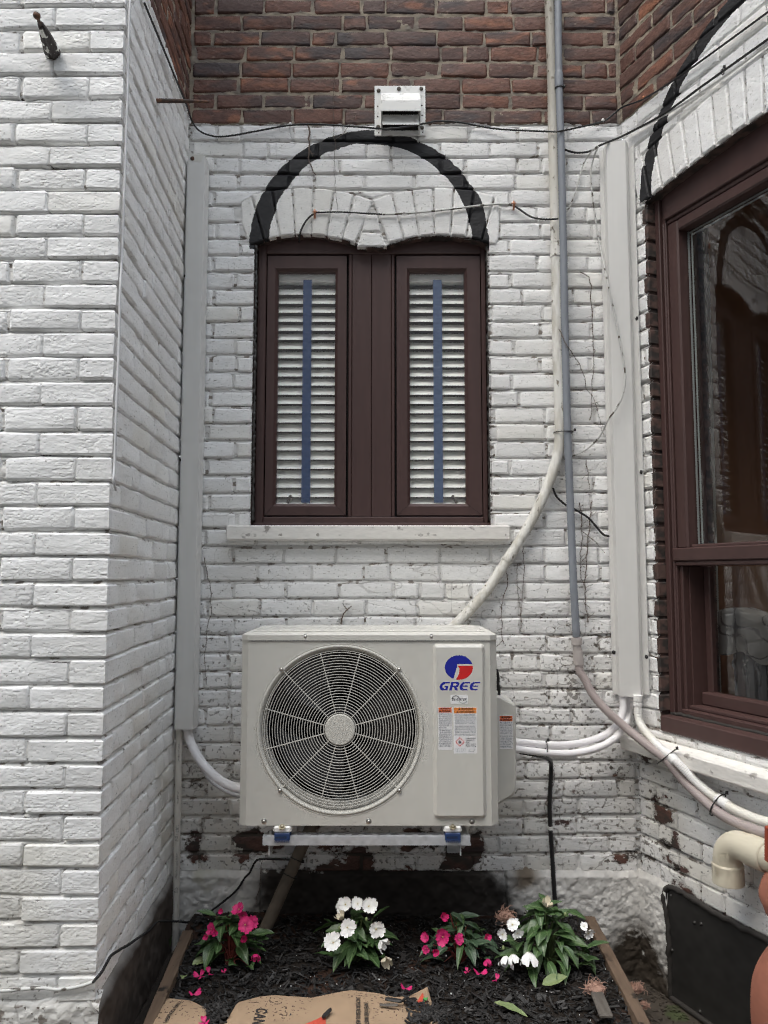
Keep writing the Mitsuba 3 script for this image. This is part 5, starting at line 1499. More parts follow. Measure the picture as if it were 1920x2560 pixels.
flm = Polygon([(-0.004, -0.003), (-0.0046, 0.001), (-0.003, 0.0035), (-0.0022, 0.001), (-0.001, 0.0068), (0.0016, 0.0035), (0.002, 0.001), (0.0032, 0.003), (0.0046, 0.0), (0.0036, -0.003)])
add('flame', FA.mesh(cat(prism(flm, 0.0003), prism(sbox(-0.004, -0.0062, 0.004, -0.0050), 0.0003)).apply_translation([0.2450, 0.7365, NP + 0.0008])), 'm_black_ink', wl)
add('print', FA.mesh(cat(at(text('A2L R32', 0.0105, 0.0335), 0.2628, 0.7205, NP + .0008), at(text('Refrigerant Safety Group', 0.0038, 0.033), 0.2630, 0.7465, NP + .0008), at(text('groupe de securite du', 0.0038, 0.028), 0.2630, 0.7400, NP + .0008), at(text('refrigerant', 0.0038, 0.014), 0.2630, 0.7335, NP + .0008))), 'm_black_ink', wl)
bk = lambda x: prism(sbox(x, 0.7055, x + 0.013, 0.7155).difference(sbox(x + .0007, 0.7062, x + .0061, 0.7148)).difference(sbox(x + .0069, 0.7062, x + .0123, 0.7148)), 0.0003).apply_translation([0, 0, NP + 0.0008])
add('icons', FA.mesh(cat(bk(0.2310), bk(0.2500), prism(Polygon([(0.272, 0.706), (0.289, 0.706), (0.2945, 0.7150), (0.2775, 0.7150)]).difference(Polygon([(0.2735, 0.7070), (0.2882, 0.7070), (0.2926, 0.7140), (0.2782, 0.7140)])), 0.0003).apply_translation([0, 0, NP + 0.0008]))), 'm_grey_ink', wl)
# valve cover and handle recess on the right side
vp = Polygon([(0.366, 0.850), (0.415, 0.845), (0.466, 0.816), (0.470, 0.806), (0.4665, 0.520), (0.455, 0.498), (0.408, 0.470), (0.366, 0.465)])
vpi = vp.buffer(-0.008)
pts = [(x, -y, z) for x, z in [(a, b) for a, b in vp.exterior.coords[:-1]] for y in (0.085 + 0.01, 0.244)] + [(x, -0.25, z) for x, z in vpi.exterior.coords[:-1]]
add('valve_cover', hull(pts), 'm_ac', ac, smooth=25)
FV = Frame((0, -0.25, 0), (1, 0, 0), (0, 0, 1), (0, -1, 0))
warn_label(ac, FV, 0.4095, 0.4570, 0.660, 0.776, 0.0004, 0.0190, P3, 0.0056, 'warning label on the side valve cover', 'm_orange_dark')
for dz, (x, z0_, z1_) in enumerate(((0.397, 0.935, 0.990), (0.381, 1.000, 1.035))):
    add('side_handle', hull([(0.366, -0.30, z0_ - 0.04), (0.366, -0.30, z1_), (0.366, -0.16, z0_ - 0.04), (0.366, -0.16, z1_), (x + 0.005, -0.27, z0_ + 0.012), (x, -0.27, z1_ - 0.012), (x + 0.005, -0.19, z0_ + 0.012), (x, -0.19, z1_ - 0.012)]), 'm_ac', ac, smooth=40)
for k, pts in enumerate(([(0.372, -0.24, 0.93), (0.392, -0.24, 0.905), (0.410, -0.235, 0.88), (0.412, -0.23, 0.84), (0.405, -0.22, 0.80)], [(0.380, -0.22, 0.955), (0.404, -0.22, 0.935), (0.412, -0.22, 0.90), (0.410, -0.21, 0.86)], [(0.372, -0.26, 0.90), (0.376, -0.26, 0.87), (0.378, -0.255, 0.845)])):
    add('power_cable', tube(spline(pts, 8), 0.0055, 8), 'm_black', ac, smooth=True)

# ------------------------------------------------------------------ bracket and pads under the unit
br = thing('wall_bracket', 'galvanised steel bracket rail with slots under the outdoor unit', 'bracket')
ry0, ry1 = -0.478, -0.440
rail = m3.Manifold.cube([0.667, ry1 - ry0, 0.028]).translate([-0.390, ry0, 0.408]) - m3.Manifold.cube([0.70, ry1 - ry0 - 0.005, 0.0265]).translate([-0.40, ry0 + 0.0025, 0.4065 - 0.0015])
for k in range(13):
    xk = -0.355 + 0.0435 * k
    c_ = m3.Manifold.hull_points(np.array([(xk + dx + 0.006 * math.cos(a), (ry0 + ry1) / 2 + 0.006 * math.sin(a), z) for dx in (-0.008, 0.008) for a in np.linspace(0, 6.283, 13)[:-1] for z in (0.42, 0.45)]))
    rail = rail - c_
add('rail', mani(rail), 'm_zinc', br)
for x in (-0.372, 0.245):
    add('arm', cat(cbox(x, x + 0.004, -0.47, 0.0, 0.372, 0.408, 0.001), cbox(x, x + 0.036, -0.47, 0.0, 0.403, 0.4075, 0.001)), 'm_zinc', br)
    add('wall_plate', cbox(x - 0.005, x + 0.04, -0.012, -0.006, 0.10 + 0.12, 0.47, 0.001), 'm_zinc', br)
add('cross_rail', cbox(-0.38, 0.27, -0.13, -0.10, 0.408, 0.43, 0.001), 'm_zinc', br)
add('arm_bolt', place(lathe([(0, 0.010), (0.006, 0.009), (0.007, 0.0), (0.011, 0.0), (0.011, -0.003)], 6), (-0.366, -0.458, 0.439), (0, 0, 1)), 'm_steel', br)
for x, lab in ((-0.352, 'left'), (0.196, 'right')):
    vpd = thing('vibration_pad', f'blue rubber pad with a white cap at the {lab} end of the bracket rail', 'rubber pad', 'rubber pads under the unit')
    add('rubber_block', cat(cbox(x, x + 0.050, -0.487, -0.425, 0.425, 0.448, 0.002), *[cbox(x + 0.002 + i * 0.0062, x + 0.0055 + i * 0.0062, -0.489, -0.486, 0.420, 0.426, 0.0005) for i in range(8)]), 'm_blue_rubber', vpd)
    tx = text('ISOLATOR', 0.006, 0.026, True)
    add('moulded_lettering', cat(Frame((0, -0.487, 0), (1, 0, 0), (0, 0, 1), (0, -1, 0)).mesh(at(tx, x + 0.014, 0.4325, 0.0002)), Frame((0, -0.487, 0), (1, 0, 0), (0, 0, 1), (0, -1, 0)).mesh(prism(Polygon([(x + .004, .4355), (x + .011, .439), (x + .011, .432)]), .0004).apply_translation([0, 0, .0002]))), 'm_black', vpd)
    add('cap', cat(cbox(x - 0.003, x + 0.053, -0.484, -0.428, 0.448, 0.4695, 0.005), cbox(x - 0.005, x + 0.055, -0.478, -0.434, 0.450, 0.456, 0.002)), 'm_white_plastic', vpd, smooth=30)
    add('bolt', place(lathe([(0, 0.010), (0.006, 0.009), (0.0065, 0.003), (0.012, 0.0025), (0.012, 0.0), (0.0, 0.0)], 6), (x + 0.025, -0.4835, 0.4655), (0, -0.5, 1)), 'm_brass', vpd)

# ------------------------------------------------------------------ planting bed
soil_n = lambda x, y: 0.030 * (meshkit.fbm(np.stack([x * 5, y * 5, 0 * x], -1), 3) - 0.5) + 0.016 * (meshkit.fbm(np.stack([x * 22, y * 22, 0 * x + 3], -1), 2) - 0.5)
bx, by = np.meshgrid(np.linspace(-0.715, 0.76, 190), np.linspace(-1.45, -0.012, 180), indexing='ij')
bz = soil_n(bx, by)
i, j = np.meshgrid(np.arange(189), np.arange(179), indexing='ij')
a = (i * 180 + j).ravel()
add('soil', tm(np.stack([bx, by, bz], -1).reshape(-1, 3), np.vstack([np.stack([a, a + 180, a + 181], -1), np.stack([a, a + 181, a + 1], -1)])), 'm_soil', smooth=True, kind='structure', label='dark planting soil in the raised bed', cat='soil')

PL = [np.array((-0.689,-0.2146,0.03)), np.array((-0.6522,-0.7771,0.03))]
PR = [np.array((0.7525,-0.1042,0.03)), np.array((0.7255,-0.7771,0.03))]


def plank(a, b, t, z0, z1, seed):
    rs = np.random.RandomState(seed)
    a, b = np.array([*a[:2]]), np.array([*b[:2]])
    d = (b - a) / np.linalg.norm(b - a)
    n = np.array([-d[1], d[0]])
    L_ = np.linalg.norm(b - a) + 0.75
    v, f = [], []
    k = 40
    for s in range(k + 1):
        p = a + d * L_ * s / k
        e = rs.uniform(-0.0012, 0.0012, 8)
        for q_, (w, z) in enumerate(((-t / 2, z0), (-t / 2, z1 - .002), (-t / 2 + .002, z1), (t / 2 - .002, z1), (t / 2, z1 - .002), (t / 2, z0))):
            pp_ = p + n * (w + e[q_])
            v.append((*pp_, z + (e[(q_ + 3) % 8] if q_ in (1, 2, 3, 4) else 0)))
    for s in range(k):
        for q_ in range(5):
            c0 = s * 6 + q_
            f += [(c0, c0 + 6, c0 + 7), (c0, c0 + 7, c0 + 1)]
    f += [(0, 1, 2), (0, 2, 3), (0, 3, 4), (0, 4, 5)]
    return tm(v, f)


add('bed_board', plank(PL[0], PL[1], 0.036, -0.24, 0.030, 1), 'm_plank', smooth=25, label='weathered wooden edging board on the left of the bed', cat='board', group='edging boards of the bed')
add('bed_board', plank(PR[0], PR[1], 0.036, -0.24, 0.030, 2), 'm_plank', smooth=25, label='weathered wooden edging board on the right of the bed', cat='board', group='edging boards of the bed')

# mulch
rs = np.random.RandomState(77)
NCH = 9000
cx = rs.uniform(-0.71, 0.745, NCH)
cy = -0.03 - 1.05 * rs.rand(NCH) ** 0.9
big = rs.rand(NCH) < 0.06
Lc = np.where(big, rs.uniform(0.030, 0.065, NCH), rs.uniform(0.008, 0.034, NCH))
Wc = np.where(big, rs.uniform(0.008, 0.018, NCH), rs.uniform(0.002, 0.008, NCH))
Hc = rs.uniform(0.0012, 0.0045, NCH)
yaw, pit, rol = rs.uniform(0, 6.28, NCH), rs.normal(0, 0.30, NCH), rs.normal(0, 0.4, NCH)


def chips(x, y, z, L_, W_, H_, yaw, pit, rol, rs):
    n = len(x)
    base = np.array([(sx, sy, sz) for sx in (-1, 1) for sy in (-1, 1) for sz in (-1, 1)], float)
    v = np.repeat(base[None], n, 0)
    v = v * (1 + rs.uniform(-0.35, 0.1, v.shape))
    v = v * np.stack([L_, W_, H_], -1)[:, None, :] / 2
    cyw, syw, cp, spt, cr, sr = np.cos(yaw), np.sin(yaw), np.cos(pit), np.sin(pit), np.cos(rol), np.sin(rol)
    X, Y, Z = v[..., 0], v[..., 1], v[..., 2]
    Y, Z = Y * cr[:, None] - Z * sr[:, None], Y * sr[:, None] + Z * cr[:, None]
    X, Z = X * cp[:, None] - Z * spt[:, None], X * spt[:, None] + Z * cp[:, None]
    X, Y = X * cyw[:, None] - Y * syw[:, None], X * syw[:, None] + Y * cyw[:, None]
    v = np.stack([X + x[:, None], Y + y[:, None], Z + z[:, None]], -1).reshape(-1, 3)
    fb = np.array([[0, 1, 3], [0, 3, 2], [4, 6, 7], [4, 7, 5], [0, 4, 5], [0, 5, 1], [2, 3, 7], [2, 7, 6], [0, 2, 6], [0, 6, 4], [1, 5, 7], [1, 7, 3]])
    f = (fb[None] + 8 * np.arange(n)[:, None, None]).reshape(-1, 3)
    return tm(v, f)


cz = soil_n(cx, cy) + 0.004 + rs.uniform(0, 0.010, NCH)
xl = -0.70 + (-cy) * 0.045
ok = (cx > xl)
cx, cy, cz, Lc, Wc, Hc, yaw, pit, rol = (q[ok] for q in (cx, cy, cz, Lc, Wc, Hc, yaw, pit, rol))
ch_ = chips(cx, cy, cz, Lc, Wc, Hc, yaw, pit, rol, rs)
cuv = np.repeat(np.stack([rs.rand(len(cx)) ** 2, rs.rand(len(cx))], -1), 8, 0)
add('mulch', ch_, 'm_chip', uv=cuv, kind='stuff', label='black shredded bark mulch over the bed', cat='mulch')
npl = 90
pxx, pyy = rs.uniform(-0.68, 0.72, npl), -0.05 - 0.7 * rs.rand(npl)
pm = []
for x, y in zip(pxx, pyy):
    s = trimesh.creation.icosphere(0, rs.choice([0.0012, 0.0018, 0.0028], p=[.6, .3, .1]))
    pm.append(s.apply_translation([x, y, float(soil_n(np.array([x]), np.array([y]))[0]) + 0.016]))
add('perlite', cat(*pm), 'm_white_plastic', kind='stuff', label='white perlite grains scattered over the mulch', cat='perlite')
# grit on the ground right and left of the bed
gx = np.r_[rs.uniform(0.74, 1.05, 900), rs.uniform(-0.80, -0.70, 350)]
gy = np.r_[-0.02 - 0.75 * rs.rand(900), -0.05 - 0.9 * rs.rand(350)]
gg = chips(gx, gy, np.full(1250, -0.232), rs.uniform(0.004, 0.02, 1250), rs.uniform(0.003, 0.009, 1250), rs.uniform(0.002, 0.006, 1250), rs.uniform(0, 6.28, 1250), rs.normal(0, .3, 1250), rs.normal(0, .3, 1250), rs)
add('ground_litter', gg, 'm_ground', kind='stuff', label='crumbs of soil and bark on the damp ground beside the bed', cat='litter')

# ------------------------------------------------------------------ paper yard waste bags
def bag_z(x, y, seed):
    r1 = 0.010 * (meshkit.fbm(np.stack([x * 7 + seed, y * 5, 0 * x], -1), 3) - 0.5)
    cre = np.abs(((x * 3.1 + y * 0.7 + seed) % 1.0) - 0.5)
    cre2 = np.abs(((x * 1.1 - y * 2.3 + seed * 2) % 1.0) - 0.5)
    return 0.026 + 1.5 * r1 + 0.026 * (0.5 - cre) ** 1.3 + 0.016 * (0.5 - cre2)


def bag(edge, foot, seed, thick=0.0025):
    """sheet of paper between a far edge and a foot line nearer the viewer"""
    e, _ = resample([(x, y, 0) for x, y, *_ in edge], 0.008)
    t = np.linspace(0, 1, len(e))
    f0, f1 = np.array(foot[0]), np.array(foot[1])
    nr = 70
    v = []
    for k in range(nr + 1):
        s = k / nr
        p = e[:, :2] * (1 - s) + (f0 + (f1 - f0) * t[:, None]) * s
        v.append(p)
    v = np.array(v)
    zz = bag_z(v[..., 0], v[..., 1], seed) * (1 - 0.35 * np.exp(-np.linspace(0, 1, nr + 1) * 22))[:, None]
    P_ = np.concatenate([v, zz[..., None]], -1)
    n = len(e)
    i, j = np.meshgrid(np.arange(nr), np.arange(n - 1), indexing='ij')
    a = (i * n + j).ravel()
    top = P_.reshape(-1, 3)
    f = np.vstack([np.stack([a, a + n, a + n + 1], -1), np.stack([a, a + n + 1, a + 1], -1)])
    bot = top - (0, 0, thick)
    N = len(top)
    f2 = f[:, ::-1] + N
    ed = [(j, j + 1) for j in range(n - 1)]
    f3 = [(q, w, w + N) for q, w in ed] + [(q, w + N, q + N) for q, w in ed]
    return tm(np.vstack([top, bot]), np.vstack([f, f2, f3]))


def on_bag(m, o, ang, seed, lift=0.0012):
    """flat print laid on the paper: x runs along ang (degrees from +x), y to its left"""
    c, s = math.cos(math.radians(ang)), math.sin(math.radians(ang))
    v = m.vertices
    x = o[0] + v[:, 0] * c - v[:, 1] * s
    y = o[1] + v[:, 0] * s + v[:, 1] * c
    return tm(np.stack([x, y, bag_z(x, y, seed) + lift + v[:, 2]], 1), m.faces)


bg = thing('paper_bag', 'flattened brown paper yard waste bag in the middle of the bed', 'paper bag', 'brown paper yard waste bags')
E1 = [(-0.453,-0.814,0.030),(-0.448,-0.762,0.030),(-0.438,-0.719,0.030),(-0.431,-0.674,0.030),(-0.424,-0.657,0.030),(-0.372,-0.625,0.030),(-0.326,-0.612,0.030),(-0.266,-0.619,0.030),(-0.215,-0.629,0.030),(-0.160,-0.612,0.030),(-0.097,-0.592,0.030),(-0.027,-0.599,0.030),(0.043,-0.612,0.030),(0.074,-0.612,0.030),(0.107,-0.585,0.030),(0.133,-0.563,0.030),(0.138,-0.625,0.030),(0.142,-0.674,0.030),(0.152,-0.727,0.030),(0.153,-0.777,0.030)]
add('paper', bag(E1, ((-0.42, -1.25), (0.14, -1.25)), 0.3), 'm_kraft', bg, smooth=True)
pt = lambda m: m
cm = subd = lambda m, k=0.01: m.subdivide_to_size(k)
oCA = np.array((-0.3343,-0.7128,0.03))[:2]
add('lettering', on_bag(cm(text('CANADIAN', 0.030, 0.20, True)), (oCA[0] - 0.029, oCA[1]), -90, 0.3), 'm_print', bg)
oP = np.array((-0.0464,-0.6843,0.03))[:2]
add('lettering', on_bag(cm(text('PAPER YARD WASTE BAG', 0.0115, 0.15, True)), (oP[0] - 0.011, oP[1]), -88, 0.3), 'm_print', bg)
oS = np.array((-0.0706,-0.6529,0.03))[:2]
add('lettering', on_bag(cm(text('SAC POUR RÉSIDUS VERTS', 0.0115, 0.17, True)), (oS[0] - 0.011, oS[1]), -88, 0.3), 'm_print', bg)
tr = np.array([(-0.166,-0.741,0.030),(-0.232,-0.792,0.030),(-0.280,-0.918,0.030),(-0.154,-0.850,0.030)])[:, :2]
m = prism(Polygon(tr), 0.0003)
add('red_triangle', on_bag(cm(m), (0, 0), 0, 0.3), 'm_print_red', bg)
tr2 = np.array([(0.116,-0.619,0.030),(0.092,-0.676,0.030),(0.121,-0.678,0.030)])[:, :2]
add('red_triangle', on_bag(cm(prism(Polygon(tr2), 0.0003)), (0, 0), 0, 0.3), 'm_print_red', bg)
lf_ = np.array([(0.118,-0.642,0.030),(0.121,-0.653,0.030),(0.130,-0.649,0.030),(0.125,-0.663,0.030),(0.126,-0.674,0.030),(0.117,-0.670,0.030),(0.114,-0.657,0.030)])[:, :2]
add('green_leaf_mark', on_bag(cm(prism(Polygon(lf_), 0.0003)), (0, 0), 0, 0.3, 0.002), 'm_print_green', bg)

bg2 = thing('paper_bag', 'folded brown paper bag corner lying over the left edging board', 'paper bag', 'brown paper yard waste bags')
E2 = [(-0.632,-0.867,0.040),(-0.635,-0.795,0.040),(-0.637,-0.727,0.040),(-0.639,-0.640,0.040),(-0.614,-0.646,0.040),(-0.576,-0.659,0.040),(-0.547,-0.678,0.040),(-0.513,-0.703,0.040),(-0.499,-0.731,0.040),(-0.500,-0.766,0.040),(-0.502,-0.799,0.040),(-0.489,-0.867,0.040)]
add('paper', bag(E2[1:-1], ((-0.66, -1.2), (-0.50, -1.2)), 1.7).apply_translation([0, 0, 0.006]), 'm_kraft', bg2, smooth=True)
oT = np.array((-0.5871,-0.6927,0.04))[:2]
add('lettering', on_bag(cm(text('TWO TOUGH', 0.0115, 0.105, True)), (oT[0] - 0.008, oT[1]), -97, 1.7, 0.0075), 'm_print', bg2)

# mulch strewn on the bags
tx_, ty_, tw = [], [], []
for (px0, py0, sx, sy, n_) in ((0.0, 0, 0, 0, 0),):
    pass
spots = [(0.142,-0.729,0.030),(0.124,-0.748,0.030),(0.095,-0.768,0.030),(0.156,-0.768,0.030),(0.087,-0.688,0.030),(-0.484,-0.748,0.030),(-0.494,-0.777,0.030),(-0.474,-0.719,0.030),(-0.520,-0.739,0.030)]
ox, oy = [], []
for (x, y, z) in spots:
    n_ = 60
    ox += list(x + rs.normal(0, 0.018, n_))
    oy += list(y + rs.normal(0, 0.012, n_))
ox, oy = np.array(ox), np.array(oy)
n_ = len(ox)
zb = np.maximum(bag_z(ox, oy, 0.3), 0.03) + 0.004 + rs.uniform(0, 0.006, n_)
oc_ = chips(ox, oy, zb, rs.uniform(0.006, 0.035, n_), rs.uniform(0.003, 0.009, n_), rs.uniform(0.0015, 0.005, n_), rs.uniform(0, 6.28, n_), rs.normal(0, .25, n_), rs.normal(0, .3, n_), rs)
add('mulch', oc_, 'm_chip', uv=np.repeat(np.stack([rs.rand(n_) ** 2, rs.rand(n_)], -1), 8, 0), kind='stuff', label='black bark scraps spilled over the paper bags', cat='mulch')


def chunk(p, L_, W_, H_, yw, seed, pit=0.05):
    r2 = np.random.RandomState(seed)
    pts = []
    for sx in (-1, -0.6, 0.3, 0.7, 1):
        w = W_ * (1 - 0.45 * abs(sx) ** 3) * r2.uniform(0.8, 1.05)
        for a in np.linspace(0, 2 * np.pi, 7)[:-1]:
            pts.append((sx * L_ / 2, w / 2 * math.cos(a) * r2.uniform(.85, 1.1), H_ / 2 * math.sin(a) * r2.uniform(.85, 1.1) + pit * sx * L_ / 2))
    m = hull(pts)
    c, s = math.cos(yw), math.sin(yw)
    v = m.vertices
    return tm(np.stack([v[:, 0] * c - v[:, 1] * s, v[:, 0] * s + v[:, 1] * c, v[:, 2]], 1) + np.asarray(p), m.faces)


add('bark_chunk', chunk((-0.1608,-0.7523,0.045), 0.040, 0.016, 0.010, 1.05, 1), 'm_chip', uv=None, label='smooth black bark piece lying at the tip of the red triangle', cat='bark', group='loose bark pieces on the bed')
add('bark_chunk', chunk((0.0278,-0.6855,0.045), 0.050, 0.020, 0.009, -0.35, 2), 'm_chip', label='largest black bark piece on the right end of the bag', cat='bark', group='loose bark pieces on the bed')
add('bark_chunk', chunk((0.0138,-0.7067,0.042), 0.052, 0.014, 0.007, -0.1, 3), 'm_chip_grey', label='grey brown bark piece at the near edge of the pile on the bag', cat='bark', group='loose bark pieces on the bed')
add('bark_chunk', chunk((0.063,-0.6715,0.042), 0.034, 0.010, 0.007, 0.9, 4), 'm_chip', label='slim black bark piece near the bag corner', cat='bark', group='loose bark pieces on the bed')
add('wood_offcut', cat(cbox(-0.019, 0.019, -0.062, 0.062, -0.005, 0.006, 0.003)).apply_transform(trimesh.transformations.rotation_matrix(-0.06, [0, 0, 1])).apply_translation((0.6315,-0.6822,0.03)), 'm_chip_grey', label='flat grey wood offcut lying near the right board', cat='wood')

# ------------------------------------------------------------------ impatiens
UPV = np.array([0, 0, 1.0])


def leaf_mesh(base, d, L_, W_, droop, rs):
    d = np.asarray(d, float) / np.linalg.norm(d)
    side = np.cross(d, UPV)
    if np.linalg.norm(side) < 0.1:
        side = np.array([1.0, 0, 0])
    side /= np.linalg.norm(side)
    roll = rs.uniform(-0.5, 0.5)
    up = np.cross(side, d)
    side, up = side * math.cos(roll) + up * math.sin(roll), up * math.cos(roll) - side * math.sin(roll)
    v, uv = [], []
    n = 8
    for i in range(n + 1):
        t = i / n
        c = np.asarray(base) + d * L_ * t * (1 - 0.15 * droop * t) - UPV * droop * L_ * 0.55 * t * t
        w = W_ * 0.5 * (math.sin(math.pi * min(1, t ** 0.82)) ** 0.85 if 0 < t < 1 else 0.02)
        for k, s in enumerate((-1, -0.5, 0, 0.5, 1)):
            wav = 0.05 * W_ * math.sin(t * 17 + k * 2) * abs(s)
            v.append(c + side * w * s + up * (abs(s) * w * 0.42 + wav))
            uv.append((0.5 + 0.5 * s, t))
    f = []
    for i in range(n):
        for k in range(4):
            a = i * 5 + k
            f += [(a, a + 5, a + 6), (a, a + 6, a + 1)]
    return tm(v, f), np.array(uv)


def flower_mesh(c, n, r, rs, petals=5, cup=0.15):
    n = np.asarray(n, float) / np.linalg.norm(n)
    x = np.cross(n, [0.13, 0.3, 0.94])
    x /= np.linalg.norm(x)
    y = np.cross(n, x)
    v, f, uv = [], [], []
    ph = rs.uniform(0, 6.28)
    for p in range(petals):
        a0 = ph + p * 2 * np.pi / petals
        rr = r * rs.uniform(0.84, 1.18)
        o = len(v)
        tw = rs.uniform(-0.1, 0.1)
        for i in range(6):
            t = i / 5
            w = 0.02 + 0.47 * math.sin(min(1.0, t * 0.92 + 0.03) * math.pi * 0.62) ** 1.1 * (1 if t < 0.99 else 0.72)
            for s in (-1, -0.5, 0, 0.5, 1):
                notch = -0.16 if (i == 5 and s == 0) else (-0.17 if (i == 5 and abs(s) == 1) else 0)
                rad, tan = rr * (t + notch), rr * w * s
                h = rr * (cup * t * t + 0.10 * abs(s) * t * math.sin(p * 2 + 1) + 0.05 * math.sin(5 * t + 3 * s + p) + tw * s * t) + 0.0016 * (p % 2)
                h += rr * rs.uniform(-0.045, 0.045) * t
                ca_, sa_ = math.cos(a0), math.sin(a0)
                uv.append((t, 0.5 + 0.5 * s + p))
                v.append(np.asarray(c) + x * (rad * ca_ - tan * sa_) + y * (rad * sa_ + tan * ca_) + n * h)
        for i in range(5):
            for k in range(4):
                a = o + i * 5 + k
                f += [(a, a + 5, a + 6), (a, a + 6, a + 1)]
    return tm(v, f), np.array(uv)


def impatiens(label, base, leaves, flowers, seed, mat_f, leafmat='m_leaf', stem='m_stem', buds=()):
    rs = np.random.RandomState(seed)
    pl_ = thing('flowering_plant', label, 'plant', 'impatiens planted in the bed')
    base = np.array(base)
    sm = []
    for (tip, L_, W_, droop) in leaves:
        tip = np.asarray(tip, float)
        out = tip - base
        h = np.array([out[0], out[1], 0])
        hd_ = h / (np.linalg.norm(h) + 1e-6)
        d = hd_ * 0.9 + np.array([rs.uniform(-.5, .5), rs.uniform(-.5, .3), rs.uniform(-0.3, 0.7)])
        d /= np.linalg.norm(d)
        b = tip - d * L_ * 0.75
        m, uv = leaf_mesh(b, d, L_, W_, droop, rs)
        add('leaf', m, leafmat if rs.rand() < 0.8 else 'm_leaf', pl_, smooth=True, uv=uv)
        sm.append(tube(spline([base + rs.uniform(-.012, .012, 3) * (1, 1, 0), base * 0.55 + b * 0.45 + np.array([0, 0, 0.02]), b], 4), np.linspace(0.0030, 0.0014, 9), 5))
    add('stems', cat(*sm), stem, pl_, smooth=True)
    for (c, n, r, k) in flowers:
        r = r * 0.86
        c = np.asarray(c, float)
        cup = 0.15 if k == 0 else 1.1
        mt = {0: mat_f, 1: mat_f, 2: 'm_petal_wilt'}[k]
        n = np.asarray(n, float) + rs.uniform(-.22, .22, 3)
        fm, fuv = flower_mesh(c, n, r, rs, 5, cup + (0.25 * rs.rand() if k == 0 else 0))
        fk = add('flower', fm, mt, pl_, smooth=True, uv=fuv)
        if k == 0:
            e = trimesh.creation.icosphere(1, r * 0.09).apply_translation(c + np.asarray(n, float) / np.linalg.norm(n) * r * 0.06)
            add('eye', e, 'm_flower_eye', fk, smooth=True)
    for c in buds:
        b_ = trimesh.creation.icosphere(1, 0.006)
        b_.vertices *= (0.8, 0.8, 1.2)
        add('bud', b_.apply_translation(np.asarray(c)), 'm_leaf_pale', pl_, smooth=True)


def ring_leaves(base, n, rx, z0, z1, L_, W_, seed, ry=None):
    rs = np.random.RandomState(seed)
    out = []
    for k in range(n):
        a = k * 2.39996 + rs.uniform(-.3, .3)
        q = math.sqrt((k + 0.7) / n)
        z = z1 + (z0 - z1) * q ** 1.6 + rs.uniform(-0.015, 0.015)
        out.append(((base[0] + rx * q * math.cos(a), base[1] + (ry or rx * 0.8) * q * math.sin(a), z), L_ * rs.uniform(0.55, 1.25), W_ * rs.uniform(0.7, 1.2), rs.uniform(0.0, 1.1)))
    return out


FN = (0.0, -0.85, 0.5)
b1 = (-0.5048,-0.3929,0)
L1 = ring_leaves(b1, 46, 0.120, 0.055, 0.160, 0.085, 0.034, 1) + [((-0.3838,-0.36,0.0947), 0.10, 0.040, 0.3), ((-0.3966,-0.42,0.0716), 0.085, 0.032, 0.4), ((-0.6056,-0.38,0.1634), 0.07, 0.022, 0.1), ((-0.5771,-0.44,0.0377), 0.075, 0.034, 0.9), ((-0.5521,-0.45,0.0609), 0.07, 0.03, 0.9), ((-0.4192,-0.46,0.0473), 0.075, 0.034, 0.8), ((-0.5296,-0.38,0.1354), 0.07, 0.028, 0.5)]
impatiens('magenta flowering plant at the left end of the bed', b1, L1, [((-0.4452,-0.46,0.1553), (0.1, -0.9, 0.45), 0.031, 0), ((-0.4281,-0.44,0.1539), (0.5, -0.8, 0.3), 0.024, 0), ((-0.4725,-0.42,0.1853), (-0.2, -0.6, 0.8), 0.026, 0), ((-0.4592,-0.42,0.1677), (0.3, -0.7, 0.3), 0.018, 0), ((-0.5549,-0.45,0.1385), (-0.4, -0.85, 0.3), 0.021, 0), ((-0.547,-0.45,0.1286), (0.1, -0.9, 0.0), 0.014, 1), ((-0.5311,-0.42,0.179), (-0.1, -0.8, 0.5), 0.011, 1), ((-0.4089,-0.47,0.0692), (0.3, -0.7, -0.5), 0.018, 1), ((-0.4519,-0.44,0.1044), (0.1, -0.9, 0.2), 0.013, 1), ((-0.5711,-0.45,0.1138), (0, -1, 0.3), 0.010, 1)], 41, 'm_petal_pink', 'm_leaf', 'm_stem_red')
b2 = (-0.0944,-0.3929,0)
L2 = ring_leaves(b2, 46, 0.130, 0.055, 0.160, 0.090, 0.038, 2) + [((-0.2173,-0.36,0.1011), 0.09, 0.04, 0.2), ((-0.1882,-0.34,0.1181), 0.09, 0.04, 0.2), ((0.0333,-0.36,0.0884), 0.10, 0.04, 0.5), ((-0.1151,-0.46,0.0657), 0.07, 0.034, 0.9), ((-0.0321,-0.45,0.0794), 0.07, 0.03, 0.8), ((-0.0794,-0.46,0.1024), 0.07, 0.034, 0.6), ((0.0067,-0.34,0.1568), 0.07, 0.026, 0.1)]
